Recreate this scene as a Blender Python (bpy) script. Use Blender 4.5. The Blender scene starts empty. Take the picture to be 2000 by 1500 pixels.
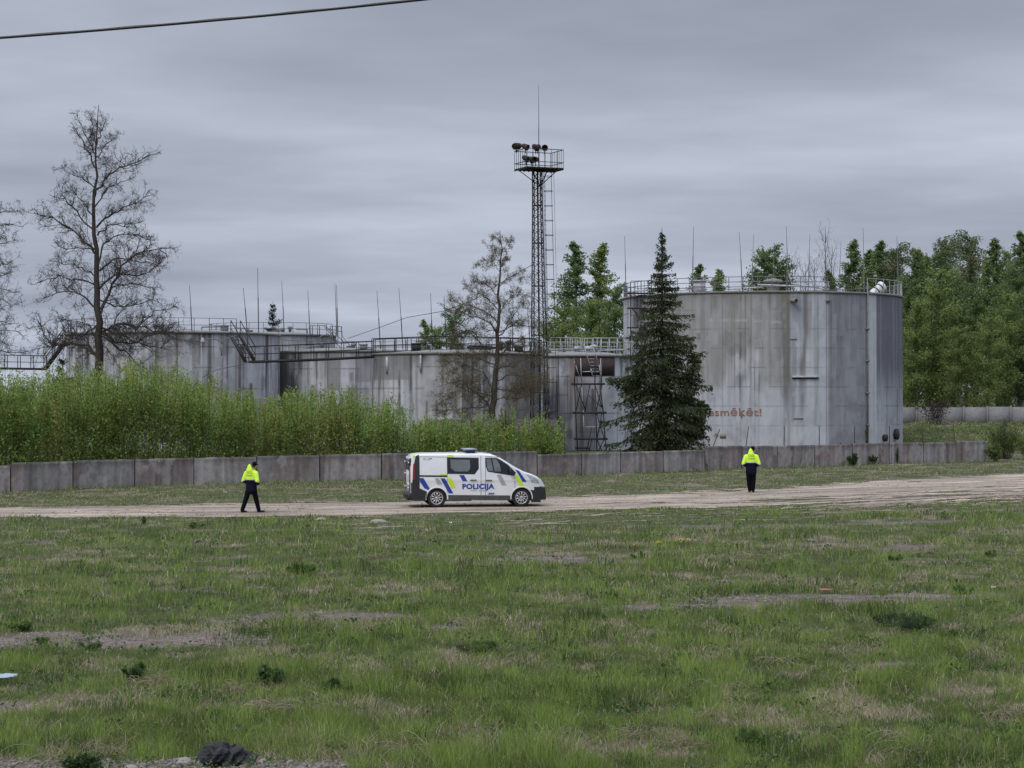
import bpy, bmesh, math, random
import numpy as np
from mathutils import Vector, Matrix
R_ = math.radians
rng = np.random.default_rng(7)
random.seed(7)
F_, HY, CH = 3900.0, 770.0, 4.1          # focal length in photo pixels, horizon row, eye height

scene = bpy.context.scene
col = scene.collection
# ------------------------------------------------------------------ camera
cam = bpy.data.cameras.new('camera'); camo = bpy.data.objects.new('camera', cam); col.objects.link(camo)
cam.sensor_width = 36; cam.lens = 36*F_/2000; cam.clip_end = 8000; cam.clip_start = 0.1
camo.location = (0, 0, CH); camo.rotation_euler = (R_(90)+math.atan(20/F_), 0, 0)
scene.camera = camo
# ------------------------------------------------------------------ world
SUN_EL, SUN_AZ = 48, 215
w = bpy.data.worlds.new('World'); scene.world = w; w.use_nodes = True
nt = w.node_tree; N = nt.nodes; L = nt.links; N.clear()
out = N.new('ShaderNodeOutputWorld'); bg = N.new('ShaderNodeBackground'); bg.inputs[1].default_value = 0.1
sky = N.new('ShaderNodeTexSky'); sky.sky_type = 'NISHITA'; sky.sun_disc = False
sky.sun_elevation = R_(SUN_EL); sky.sun_rotation = R_(SUN_AZ); sky.dust_density = 3
skd = N.new('ShaderNodeVectorMath'); skd.operation = 'SCALE'; skd.inputs['Scale'].default_value = 0.35
L.new(sky.outputs[0], skd.inputs[0])
tc = N.new('ShaderNodeTexCoord'); sp = N.new('ShaderNodeSeparateXYZ'); L.new(tc.outputs['Generated'], sp.inputs[0])
def mth(op, a, b=None, nodes=N, links=L):
    m = nodes.new('ShaderNodeMath'); m.operation = op
    for i, v in enumerate((a, b)):
        if v is None: continue
        if isinstance(v, (int, float)): m.inputs[i].default_value = v
        else: links.new(v, m.inputs[i])
    return m.outputs[0]
den = mth('ADD', mth('MAXIMUM', sp.outputs[2], 0.0), 0.095)
cx_ = mth('DIVIDE', sp.outputs[0], den); cy_ = mth('DIVIDE', sp.outputs[1], den)
cmb = N.new('ShaderNodeCombineXYZ'); L.new(cx_, cmb.inputs[0]); L.new(cy_, cmb.inputs[1])
def cloud(scale, rough, detail, off, sx=1.0, sy=1.0):
    mp = N.new('ShaderNodeMapping'); mp.inputs['Location'].default_value = off
    mp.inputs['Scale'].default_value = (sx, sy, 1)
    L.new(cmb.outputs[0], mp.inputs[0])
    n = N.new('ShaderNodeTexNoise'); n.inputs['Scale'].default_value = scale
    n.inputs['Detail'].default_value = detail; n.inputs['Roughness'].default_value = rough
    L.new(mp.outputs[0], n.inputs['Vector']); return n.outputs[0]
c1 = cloud(0.75, 0.47, 4, (3.1, 1.7, 0), 0.85, 1.0)
c2 = cloud(2.6, 0.52, 6, (9.1, 4.2, 2), 0.75, 1.0)
mixv = mth('ADD', mth('MULTIPLY', c1, 0.78), mth('MULTIPLY', c2, 0.22))
rmp = N.new('ShaderNodeValToRGB'); L.new(mixv, rmp.inputs[0])
e = rmp.color_ramp.elements
e[0].position = 0.33; e[0].color = (0.352, 0.392, 0.485, 1)
e[1].position = 0.66; e[1].color = (0.640, 0.695, 0.820, 1)
el = e.new(0.5); el.color = (0.468, 0.515, 0.625, 1)
# the deck thins towards the horizon and thickens overhead
hz = N.new('ShaderNodeMapRange'); L.new(sp.outputs[2], hz.inputs[0])
hz.inputs[1].default_value = 0.0; hz.inputs[2].default_value = 0.22; hz.inputs[3].default_value = 1.09; hz.inputs[4].default_value = 0.84
zn = N.new('ShaderNodeMapRange'); L.new(sp.outputs[2], zn.inputs[0]); zn.interpolation_type = 'SMOOTHSTEP'      # an overcast sky is brightest overhead
zn.inputs[1].default_value = 0.22; zn.inputs[2].default_value = 0.9; zn.inputs[3].default_value = 1.0; zn.inputs[4].default_value = 3.5
cs = N.new('ShaderNodeVectorMath'); cs.operation = 'SCALE'
L.new(rmp.outputs[0], cs.inputs[0]); L.new(mth('MULTIPLY', mth('MULTIPLY', hz.outputs[0], zn.outputs[0]), 9.6), cs.inputs['Scale'])
mx = N.new('ShaderNodeMix'); mx.data_type = 'RGBA'; mx.inputs[0].default_value = 0.93
L.new(skd.outputs[0], mx.inputs[6]); L.new(cs.outputs[0], mx.inputs[7])
L.new(mx.outputs[2], bg.inputs[0]); L.new(bg.outputs[0], out.inputs[0])
sd = bpy.data.lights.new('sun', 'SUN'); sd.energy = 1.5; sd.angle = R_(25); sd.color = (1, 0.96, 0.9)
so = bpy.data.objects.new('sun', sd); col.objects.link(so)
az, elv = R_(SUN_AZ), R_(SUN_EL)
sdir = Vector((math.sin(az)*math.cos(elv), math.cos(az)*math.cos(elv), math.sin(elv)))
so.rotation_euler = sdir.to_track_quat('Z', 'Y').to_euler()
scene.view_settings.view_transform = 'Standard'; scene.view_settings.look = 'None'
scene.view_settings.exposure = 0.0; scene.view_settings.gamma = 1
scene.cycles.max_bounces = 5

# ------------------------------------------------------------------ helpers
def P(px, py, Y): return np.array([(px-1000)/F_*Y, Y, CH+(HY-py)/F_*Y])
def G(px, py):
    Y = CH*F_/(py-HY); return np.array([(px-1000)/F_*Y, Y])
def sstep(a, b, x):
    t = np.clip((x-a)/(b-a), 0, 1); return t*t*(3-2*t)
_tab = rng.random((8, 256, 256))
def noise(x, y, seed=0):
    x = np.asarray(x, float)+seed*17.3+1000; y = np.asarray(y, float)+seed*9.1+1000
    xi = np.floor(x).astype(int); yi = np.floor(y).astype(int); fx = x-xi; fy = y-yi
    fx = fx*fx*(3-2*fx); fy = fy*fy*(3-2*fy); T = _tab[seed % 8]
    a = T[xi & 255, yi & 255]; b = T[(xi+1) & 255, yi & 255]; c = T[xi & 255, (yi+1) & 255]; d = T[(xi+1) & 255, (yi+1) & 255]
    return (a*(1-fx)+b*fx)*(1-fy)+(c*(1-fx)+d*fx)*fy
def fbm(x, y, seed=0, o=4):
    s = 0; a = 0.5; t = 0
    for i in range(o):
        s = s+a*noise(x*2**i, y*2**i, seed+i); t += a; a *= 0.5
    return s/t
def height(x, y):
    x = np.asarray(x, float); y = np.asarray(y, float)
    h = (fbm(x/5, y/5, 1, 3)-0.5)*0.22+(fbm(x/0.9, y/0.9, 3, 3)-0.5)*0.11
    rd = road_sd(x, y)
    h = h*(0.15+0.85*sstep(0.3, -2.5, rd))*sstep(135, 112, y)
    h = h+1.45*sstep(163, 186, y)*sstep(26, 38, x)
    return h
near_e = np.array([G(a, b) for a, b in ((-900, 1016), (-200, 1013), (0, 1012), (500, 1010), (1000, 1001), (1500, 986), (2000, 966), (2500, 948), (3400, 920))])
far_e = np.array([G(a, b) for a, b in ((-900, 995), (-200, 994), (0, 993), (500, 986), (800, 980), (1000, 976), (1500, 957), (1700, 941), (2000, 924), (2400, 908), (3400, 880))])
wp = np.array([G(a, b) for a, b in ((-420, 968), (-150, 963), (30, 958), (160, 953), (284, 949), (402, 945), (750, 939), (1022, 931), (1112, 928), (1201, 924), (1385, 918), (1538, 912), (1744, 906), (1927, 900))])
def tmask(X, Y):      # where bare track shows
    sdv = road_sd(X, Y); nearness = Y-np.interp(X, near_e[:, 0], near_e[:, 1]); right = sstep(0, 12, X)
    edge = (fbm(X/1.6, Y/0.7, 4, 4)-0.5)*4.0
    isl = (fbm(X/2.2, nearness/0.45, 2, 4)-0.36-0.17*right*(1-sstep(0.5, 5.0, nearness)))*12
    main = np.minimum(sdv+edge*0.55, isl+2.2*(1-right)+1.8*sstep(4, 8, nearness)) > 0
    k = sstep(-7.5, 0.3, nearness)
    strips = (fbm(X/3.2, nearness/0.32, 6, 4) > 0.69-0.23*k*right-0.02*k) & (nearness < 0.6) & (nearness > -8) & (X > -6)
    far_i = (np.interp(X, far_e[:, 0], far_e[:, 1])-Y); strips |= (fbm(X/2.0, Y/0.3, 5, 3) > 0.62) & (far_i < 0.2) & (far_i > -1.3) & (X > -16)
    return main | strips
def road_sd(x, y):   # >0 inside the track, metres
    a = y-np.interp(x, near_e[:, 0], near_e[:, 1]); b = np.interp(x, far_e[:, 0], far_e[:, 1])-y
    return np.minimum(a, b)
def ell(x, y, cx, cy, rx, ry, ang=0):
    c, s = math.cos(ang), math.sin(ang); dx = x-cx; dy = y-cy
    return 1-np.sqrt(((dx*c+dy*s)/rx)**2+((-dx*s+dy*c)/ry)**2)
def bare(x, y):
    n = (fbm(x/0.7, y/0.7, 5, 3)-0.5)
    m = ell(x, y, -7.0, 33.4, 3.2, 1.25, 0.05)*2
    m = np.maximum(m, ell(x, y, 6.9, 40.2, 4.0, 1.05, 0.28)*1.7)
    m = np.maximum(m, ell(x, y, 3.0, 38.3, 2.6, 0.55, 0.15)*1.4)
    m = np.maximum(m, ell(x, y, 1.9, 49.5, 1.9, 0.9, 0)*0.9)
    m = np.maximum(m, ell(x, y, -4.1, 21.9, 2.9, 0.85, 0.0)*2.2)
    m = np.maximum(m, ell(x, y, -3.6, 36.6, 2.2, 0.5, 0.1)*0.8)
    m = np.maximum(m, ell(x, y, 9.5, 62.5, 6.0, 0.8, 0.25)*1.2)
    m = np.maximum(m, ell(x, y, 15.5, 70.0, 6.0, 1.0, 0.25)*1.2)
    m = np.maximum(m, (fbm(x/2.4, y/1.6, 2, 3)-0.76)*6)
    return np.clip((m+n*1.6)*3, 0, 1)
def dry(x, y):
    m = (0.45*fbm(x/2.2, y/1.5, 6, 4)+0.55*fbm(x/0.55, y/0.5, 2, 3)-0.545)*9
    for a in ((360, 1345, 1.6, .8), (520, 1370, 1.0, .8), (210, 1360, .9, .4), (1500, 1390, 1.6, .8), (1240, 1450, .8, .5), (1480, 1130, 3, 1.5), (1700, 1070, 4, 2.2),
              (1900, 1260, 1.8, .7), (1330, 1290, 1.5, .6), (80, 1150, 2.2, 1.3), (700, 1215, 2.5, .8), (1080, 1080, 2.0, 2.0), (1950, 1380, 1.2, .5), (900, 1470, 2.0, .6)):
        g = G(a[0], a[1]); m = np.maximum(m, ell(x, y, g[0], g[1], a[2]*.8, a[3]*.8)*1.3+(fbm(x/.4, y/.35, 1, 3)-.55)*3.5)
    return np.clip(m+(noise(x/0.25, y/0.25, 4)-0.5)*1.2, 0, 1)

class MB:
    def __init__(s): s.V = []; s.F = []; s.C = []; s.M = []; s.n = 0
    def add(s, v, f, c=None, m=0):
        v = np.asarray(v, float).reshape(-1, 3); f = [np.asarray(q) for q in (f if isinstance(f, list) else [f])]
        s.V.append(v)
        s.C.append(np.broadcast_to(np.array(c if c is not None else (1, 1, 1), float), (len(v), 3)))
        for q in f:
            if len(q): s.F.append(q+s.n); s.M.append(np.full(len(q), m))
        s.n += len(v); return s
    def build(s, name, mat=None, parent=None, smooth=False):
        V = np.concatenate(s.V); me = bpy.data.meshes.new(name)
        me.vertices.add(len(V)); me.vertices.foreach_set('co', V.ravel())
        idx = np.concatenate([f.ravel() for f in s.F]); cnt = np.concatenate([np.full(len(f), f.shape[1]) for f in s.F])
        me.loops.add(len(idx)); me.loops.foreach_set('vertex_index', idx.astype(np.int32))
        st = np.concatenate([[0], np.cumsum(cnt)[:-1]])
        me.polygons.add(len(cnt)); me.polygons.foreach_set('loop_start', st.astype(np.int32))
        me.update(calc_edges=True)
        ca = me.color_attributes.new('Col', 'FLOAT_COLOR', 'POINT')
        C = np.concatenate(s.C); ca.data.foreach_set('color', np.column_stack([C, np.ones(len(C))]).ravel())
        mats = mat if isinstance(mat, (list, tuple)) else [mat]
        for m in mats:
            if m: me.materials.append(m)
        if len(mats) > 1: me.polygons.foreach_set('material_index', np.concatenate(s.M).astype(np.int32))
        if smooth: me.polygons.foreach_set('use_smooth', np.ones(len(cnt), bool))
        me.validate()
        o = bpy.data.objects.new(name, me); col.objects.link(o)
        if parent: o.parent = parent
        return o
    # shapes
    def box(s, c, size, rot=None, c3=None, m=0):
        h = np.array(size)/2.0
        v = np.array([[x, y, z] for x in (-1, 1) for y in (-1, 1) for z in (-1, 1)])*h
        if rot is not None: v = v@np.array(rot.to_3x3() if isinstance(rot, Matrix) else rot).T
        f = np.array([[0, 1, 3, 2], [4, 6, 7, 5], [0, 4, 5, 1], [2, 3, 7, 6], [0, 2, 6, 4], [1, 5, 7, 3]])
        return s.add(v+np.array(c), f, c3, m)
    def segs(s, A, B, ra, rb, sides=4, c=None, caps=False, m=0):
        A = np.asarray(A, float).reshape(-1, 3); B = np.asarray(B, float).reshape(-1, 3); n = len(A)
        ra = np.broadcast_to(np.asarray(ra, float), (n,)); rb = np.broadcast_to(np.asarray(rb, float), (n,))
        d = B-A; d = d/np.maximum(np.linalg.norm(d, axis=1, keepdims=True), 1e-9)
        ref = np.where(np.abs(d[:, 2:3]) > 0.9, np.array([[1., 0, 0]]), np.array([[0, 0, 1.]]))
        u = np.cross(d, ref); u /= np.linalg.norm(u, axis=1, keepdims=True); v = np.cross(d, u)
        t = np.arange(sides)*2*math.pi/sides+math.pi/sides
        ring = u[:, None, :]*np.cos(t)[None, :, None]+v[:, None, :]*np.sin(t)[None, :, None]
        VV = np.concatenate([A[:, None]+ring*ra[:, None, None], B[:, None]+ring*rb[:, None, None]], axis=1)
        base = (np.arange(n)*2*sides)[:, None]
        fs = []
        for k in range(sides):
            k2 = (k+1) % sides; fs.append(base+np.array([[k, k2, sides+k2, sides+k]]))
        fl = [np.concatenate(fs)]
        if caps: fl += [base+np.arange(sides)[::-1][None], base+sides+np.arange(sides)[None]]
        cc = None if c is None else np.repeat(np.broadcast_to(np.asarray(c, float), (n, 3)), 2*sides, axis=0)
        return s.add(VV.reshape(-1, 3), fl, cc, m)
    def bar(s, a, b, r, sides=6, c=None, m=0): return s.segs([a], [b], r, r, sides, c, True, m)
    def tube(s, pts, rad, sides=8, c=None, m=0):
        pts = np.asarray(pts, float); n = len(pts); rad = np.broadcast_to(np.asarray(rad, float), (n,))
        T = np.gradient(pts, axis=0); T /= np.maximum(np.linalg.norm(T, axis=1, keepdims=True), 1e-9)
        ref = np.array([0, 0, 1.]) if abs(T[:, 2]).mean() < 0.7 else np.array([1., 0, 0])
        u = np.cross(T, ref); u /= np.linalg.norm(u, axis=1, keepdims=True); v = np.cross(T, u)
        t = np.arange(sides)*2*math.pi/sides
        V = pts[:, None]+(u[:, None]*np.cos(t)[None, :, None]+v[:, None]*np.sin(t)[None, :, None])*rad[:, None, None]
        f = []
        for i in range(n-1):
            for k in range(sides):
                k2 = (k+1) % sides; f.append([i*sides+k, i*sides+k2, (i+1)*sides+k2, (i+1)*sides+k])
        return s.add(V.reshape(-1, 3), [np.array(f), np.arange(sides)[None, ::-1], (n-1)*sides+np.arange(sides)[None]], c, m)
    def lathe(s, prof, seg=32, origin=(0, 0, 0), axis='z', c=None, m=0, rot=None):
        prof = np.array(prof, float); n = len(prof); t = np.arange(seg)*2*math.pi/seg
        r = prof[:, 0][:, None]; h = np.broadcast_to(prof[:, 1][:, None], (n, seg))
        a = r*np.cos(t); b = r*np.sin(t)
        V = np.stack([a, b, h], -1) if axis == 'z' else np.stack([a, h, b], -1)
        V = V.reshape(-1, 3)
        if rot is not None: V = V@np.array(rot).T
        f = []
        for i in range(n-1):
            for k in range(seg):
                k2 = (k+1) % seg; f.append([i*seg+k, i*seg+k2, (i+1)*seg+k2, (i+1)*seg+k])
        return s.add(V+np.array(origin), np.array(f), c, m)
    def leaves(s, Pn, size, c, direc=None, aspect=2.0, wob=1.0):
        Pn = np.asarray(Pn, float); n = len(Pn)
        d = rng.normal(size=(n, 3))*wob
        if direc is not None: d = d+np.asarray(direc, float)
        d /= np.linalg.norm(d, axis=1, keepdims=True)+1e-9
        q = rng.normal(size=(n, 3)); s2 = np.cross(d, q); s2 /= np.linalg.norm(s2, axis=1, keepdims=True)+1e-9
        sz = np.broadcast_to(np.asarray(size, float), (n,))[:, None]*rng.uniform(0.7, 1.3, (n, 1))
        V = np.stack([Pn-d*sz*.5, Pn+s2*sz*.5/aspect, Pn+d*sz*.5, Pn-s2*sz*.5/aspect], 1).reshape(-1, 3)
        f = np.arange(n*4).reshape(-1, 4)
        cc = np.repeat(np.broadcast_to(np.asarray(c, float), (n, 3)), 4, axis=0)
        return s.add(V, f, cc)

def tag(o, label=None, cat=None, group=None, kind=None):
    if label: o['label'] = label
    if cat: o['category'] = cat
    if group: o['group'] = group
    if kind: o['kind'] = kind
    return o
def empty(name, loc, label=None, cat=None, group=None, rz=0):
    o = bpy.data.objects.new(name, None); col.objects.link(o); o.location = loc; o.rotation_euler = (0, 0, rz); o.empty_display_size = 0.3
    return tag(o, label, cat, group)
def copy_tree(root, loc, rz=0, scale=(1, 1, 1), label=None, group=None):
    r = root.copy(); col.objects.link(r); r.location = loc; r.rotation_euler = (0, 0, rz); r.scale = scale
    if label: r['label'] = label
    if group: r['group'] = group
    for ch in list(root.children):
        c = ch.copy(); col.objects.link(c); c.parent = r
        for g in ch.children:
            d = g.copy(); col.objects.link(d); d.parent = c
    return r

# materials
def base_mat(name):
    m = bpy.data.materials.new(name); m.use_nodes = True
    return m, m.node_tree.nodes, m.node_tree.links, m.node_tree.nodes['Principled BSDF']
def mat(name, c, rough=0.6, metal=0, var=0.15, scale=6, bump=0.0, coat=0.0):
    m, n, l, b = base_mat(name)
    b.inputs['Roughness'].default_value = rough; b.inputs['Metallic'].default_value = metal
    if coat: b.inputs['Coat Weight'].default_value = coat
    t = n.new('ShaderNodeTexCoord'); z = n.new('ShaderNodeTexNoise'); z.inputs['Scale'].default_value = scale; z.inputs['Detail'].default_value = 6
    l.new(t.outputs['Object'], z.inputs['Vector'])
    r = n.new('ShaderNodeMapRange'); l.new(z.outputs[0], r.inputs[0]); r.inputs[1].default_value = 0.3; r.inputs[2].default_value = 0.7
    r.inputs[3].default_value = 1-var; r.inputs[4].default_value = 1+var
    s = n.new('ShaderNodeVectorMath'); s.operation = 'SCALE'; s.inputs[0].default_value = c[:3]; l.new(r.outputs[0], s.inputs['Scale'])
    l.new(s.outputs[0], b.inputs['Base Color'])
    if bump:
        bp = n.new('ShaderNodeBump'); bp.inputs['Strength'].default_value = bump; bp.inputs['Distance'].default_value = 0.02
        l.new(z.outputs[0], bp.inputs['Height']); l.new(bp.outputs[0], b.inputs['Normal'])
    return m
def mat_vc(name, rough=0.8, var=0.12, scale=8, transl=0.0, bump=0.0, spec=0.3, sz=1.0):
    m, n, l, b = base_mat(name); b.inputs['Roughness'].default_value = rough; b.inputs['Specular IOR Level'].default_value = spec
    a = n.new('ShaderNodeVertexColor'); a.layer_name = 'Col'
    t = n.new('ShaderNodeTexCoord'); mp = n.new('ShaderNodeMapping'); mp.inputs['Scale'].default_value = (1, 1, sz)
    z = n.new('ShaderNodeTexNoise'); z.inputs['Scale'].default_value = scale; z.inputs['Detail'].default_value = 8; z.inputs['Roughness'].default_value = 0.65
    l.new(t.outputs['Object'], mp.inputs[0]); l.new(mp.outputs[0], z.inputs['Vector'])
    r = n.new('ShaderNodeMapRange'); l.new(z.outputs[0], r.inputs[0]); r.inputs[1].default_value = 0.3; r.inputs[2].default_value = 0.7
    r.inputs[3].default_value = 1-var; r.inputs[4].default_value = 1+var
    s = n.new('ShaderNodeVectorMath'); s.operation = 'SCALE'; l.new(a.outputs[0], s.inputs[0]); l.new(r.outputs[0], s.inputs['Scale'])
    l.new(s.outputs[0], b.inputs['Base Color'])
    if bump:
        bp = n.new('ShaderNodeBump'); bp.inputs['Strength'].default_value = bump; bp.inputs['Distance'].default_value = 0.03
        l.new(z.outputs[0], bp.inputs['Height']); l.new(bp.outputs[0], b.inputs['Normal'])
    if transl:
        tr = n.new('ShaderNodeBsdfTranslucent'); l.new(s.outputs[0], tr.inputs[0])
        ms = n.new('ShaderNodeMixShader'); ms.inputs[0].default_value = transl
        l.new(b.outputs[0], ms.inputs[1]); l.new(tr.outputs[0], ms.inputs[2])
        l.new(ms.outputs[0], n['Material Output'].inputs[0])
    return m
M_leaf = mat_vc('leaf', 0.6, 0.1, 3, 0.45)
M_bark = mat_vc('bark', 0.9, 0.3, 12)
M_grass = mat_vc('grass_blade', 0.65, 0.1, 2, 0.25)
M_shell = mat_vc('weathered_whitewash', 0.7, 0.10, 2.2, 0, 0.1, 0.25, 0.35)
M_conc = mat_vc('concrete', 0.9, 0.2, 5, 0, 0.4, 0.2)
M_dark = mat('dark_steel', (0.028, 0.024, 0.024), 0.7, 0.2, 0.3, 9)
M_rust = mat('rusty_steel', (0.05, 0.032, 0.026), 0.85, 0.1, 0.4, 9)
M_rail = mat('grey_painted_rail', (0.16, 0.16, 0.17), 0.7, 0.1, 0.3, 7)
M_lrail = mat('pale_painted_rail', (0.33, 0.34, 0.35), 0.6, 0.1, 0.25, 7)
M_stone = mat('stone', (0.30, 0.28, 0.25), 0.9, 0, 0.3, 14, 0.5)

# ------------------------------------------------------------------ ground
xs = np.concatenate([[-6000, -2000, -800, -400, -200, -120, -80, -55], np.arange(-40, 60, 0.3), [70, 90, 120, 200, 400, 800, 2000, 6000]])
ys = np.concatenate([[-500, -100, 0, 8], np.arange(14, 132, 0.3), np.arange(133, 200, 2.0), [230, 300, 400, 700, 1500, 3000, 7000]])
X, Y = np.meshgrid(xs, ys, indexing='ij'); Z = height(X, Y)
b_ = bare(X, Y); d_ = dry(X, Y)
g1 = np.array([0.06, 0.07, 0.028]); g2 = np.array([0.16, 0.135, 0.09]); g3 = np.array([0.145, 0.115, 0.10])
C = g1*(1-d_[..., None])+g2*d_[..., None]; C = C*(1-b_[..., None])+g3*b_[..., None]
C = C*(0.45+1.0*fbm(X/0.5, Y/0.35, 3, 4))[..., None]
ny = len(ys); I = np.arange(len(xs)-1)[:, None]*ny+np.arange(ny-1)[None]
f = np.stack([I, I+ny, I+ny+1, I+1], -1).reshape(-1, 4)
gm = MB(); gm.add(np.stack([X, Y, Z], -1).reshape(-1, 3), f, C.reshape(-1, 3))
M_soil = mat_vc('soil', 0.95, 0.45, 7, 0, 0.6, 0.15)
tag(gm.build('ground', M_soil, smooth=True), kind='structure')

# dirt track: a sheet just above the ground with ragged holes where grass grows through
rx = np.arange(-32, 46, 0.15); ry = np.arange(58, 128, 0.13)
X, Y = np.meshgrid(rx, ry, indexing='ij')
nearness = Y-np.interp(X, near_e[:, 0], near_e[:, 1])
mask = tmask(X, Y)
Z = height(X, Y)+0.012
tint = fbm(X/4.5, nearness/0.33, 7, 5)[..., None]
C = np.array([0.285, 0.232, 0.180])*(0.30+1.35*tint)+np.array([0.02, 0.02, 0.022])*noise(X/0.3, Y/0.3, 2)[..., None]
C = C*(1-0.45*sstep(.56, .66, fbm(X/2.6, nearness/0.22, 1, 4)))[..., None]; C = C*(1+.35*sstep(.55, .7, fbm(X/3, nearness/.6, 3, 3)))[..., None]
ny = len(ry); I = np.arange(len(rx)-1)[:, None]*ny+np.arange(ny-1)[None]
f = np.stack([I, I+ny, I+ny+1, I+1], -1)[mask[:-1, :-1]]
used, inv = np.unique(f, return_inverse=True)
rm = MB(); rm.add(np.stack([X, Y, Z], -1).reshape(-1, 3)[used], inv.reshape(-1, 4), C.reshape(-1, 3)[used])
M_track = mat_vc('sandy_track', 0.95, 0.28, 9, 0, 0.5, 0.15)
tag(rm.build('dirt_track', M_track, smooth=True), kind='structure')

# ------------------------------------------------------------------ grass
def grass(n, y0, y1, pw, hscale, wide, xlo=None, xhi=None, seedh=0):
    u = rng.random(n)
    # blades per square metre fall with distance
    a = 1-pw; Yb = (y0**a+u*(y1**a-y0**a))**(1/a)
    kx = rng.uniform(-0.33, 0.33, n) if xlo is None else rng.uniform(xlo, xhi, n)
    Xb = kx*Yb
    # pull into tufts
    q = 0.22*(Yb/25)**0.5; ang = rng.random(n)*6.28
    gx = np.floor(Xb/q+noise(Xb*3, Yb*3, 1)); gy = np.floor(Yb/q)
    tu = noise(gx*0.731+0.3, gy*0.917+0.7, 2)
    sd_ = road_sd(Xb, Yb)+(fbm(Xb/1.6, Yb/0.7, 4, 4)-0.5)*2.4
    tm = tmask(Xb, Yb)
    ba = bare(Xb, Yb); dr = dry(Xb, Yb)
    keep = (rng.random(n) > ba*0.82) & ((~tm) | (rng.random(n) < 0.03))
    Xb, Yb, tu, ba, dr, sd_ = [v[keep] for v in (Xb, Yb, tu, ba, dr, sd_)]; n = len(Xb)
    big = fbm(Xb/1.3, Yb/1.0, 3, 3)
    tall = fbm(Xb/3.5, Yb/2.2, 7, 3)
    H = hscale*(0.045+0.15*sstep(0.35, 0.7, big)*sstep(0.3, 0.65, tall)+0.15*tu**3+0.05*rng.random(n))*rng.uniform(0.6, 1.35, n)
    H *= (1-0.5*ba)*(1-0.55*sstep(-2.5, 0, sd_))
    H = np.where(Yb > np.interp(Xb, far_e[:, 0], far_e[:, 1]), H*0.55, H)
    nr_ = Yb-np.interp(Xb, near_e[:, 0], near_e[:, 1]); H = np.where((nr_ > -9) & (nr_ < 6) & (Xb > -5), H*.5, H)
    strawp = 0.12+0.66*dr+0.25*ba+0.30*((Yb > np.interp(Xb, far_e[:, 0], far_e[:, 1])) & (Yb < 150))
    wd_ = np.interp(Xb, wp[:, 0], wp[:, 1])-Yb; H = np.where((wd_ > 0) & (wd_ < .9), H*2.0+.06, H); strawp = np.where((wd_ > 0) & (wd_ < .9), .08, strawp)
    straw = rng.random(n) < strawp
    H = np.where(straw, H*0.85+0.03, H)
    W = wide*Yb*(0.7+0.6*rng.random(n))
    z0 = height(Xb, Yb)-0.01
    la = rng.random(n)*6.28; lean = np.where(straw, rng.uniform(0.5, 1.7, n), rng.uniform(0.08, 0.55, n))*H
    lx = np.cos(la)*lean; ly = np.sin(la)*lean
    ta = rng.random(n)*3.14; wx = np.cos(ta)*W/2; wy = np.sin(ta)*W/2*0.6
    B = np.stack([Xb, Yb, z0], -1)
    zz = np.zeros(n)
    dz = np.where(straw, rng.uniform(0.35, 1.0, n), 1.0)*H
    p1 = np.stack([lx*.3, ly*.3, dz*.62], -1); p2 = np.stack([lx, ly, dz], -1)
    wv = np.stack([wx, wy, zz], -1)
    V = np.stack([B-wv, B+wv, B+p1+wv*.8, B+p1-wv*.8, B+p2], 1)
    ga = np.array([0.088, 0.152, 0.024]); gb = np.array([0.200, 0.262, 0.060]); gc = np.array([0.036, 0.066, 0.016]); sa = np.array([0.42, 0.375, 0.24]); sb = np.array([0.19, 0.15, 0.10])
    k = rng.random(n)[:, None]; hu = np.clip(fbm(Xb/6, Yb/3.5, 5, 3)*2.4-0.7, 0, 1)[:, None]
    cg = ga*(1-k)+gb*k; cg = cg*(1-0.35*hu)+gb*0.9*0.35*hu
    cg = cg*(0.50+0.95*tu[:, None]); dk = (fbm(Xb/0.8, Yb/0.6, 1, 2) > 0.64)[:, None]; cg = np.where(dk & (rng.random(n) < .6)[:, None], gc*(0.9+0.7*k), cg)
    c = np.where(straw[:, None], sa*k+sb*(1-k), cg)
    cc = np.repeat(c, 5, axis=0)
    base = (np.arange(n)*5)[:, None]
    return V.reshape(-1, 3), [base+np.array([[0, 1, 2, 3]]), base+np.array([[3, 2, 4]])], cc
gb_ = MB()
gb_.add(*grass(430000, 19.5, 72, 2.2, 1.0, 0.00029))
gb_.add(*grass(150000, 66, 124, 1.9, 0.95, 0.00026))
v, f, c = grass(14000, 160, 186, 1.2, 1.6, 0.0004, 0.17, 0.29); gb_.add(v, f, c)
nb_l = 4200; Yl_ = (20**-1.0+rng.random(nb_l)*(70**-1.0-20**-1.0))**-1; Xl_ = rng.uniform(-.3, .3, nb_l)*Yl_
kp = (fbm(Xl_/1.5, Yl_/1.2, 6, 3) > .47) & (road_sd(Xl_, Yl_) < -.3); Xl_, Yl_ = Xl_[kp], Yl_[kp]
for i in range(len(Xl_)):
    m = int(rng.integers(5, 16)); rr = rng.uniform(.03, .085)*(Yl_[i]/30)**.4; q = rng.normal(0, 1, (m, 3))*np.array([rr, rr, .025])+np.array([Xl_[i], Yl_[i], float(height(Xl_[i], Yl_[i]))+rng.uniform(.03, .11)])
    gb_.leaves(q, rr*.8, np.array((.075, .13, .03) if i % 3 else (.045, .085, .025))*rng.uniform(.7, 1.5, (m, 1)), direc=(0, 0, .5), aspect=1.7)
tag(gb_.build('grass', M_grass), kind='stuff', label='rough green spring grass mixed with dry straw over the open field', cat='grass')

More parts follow.
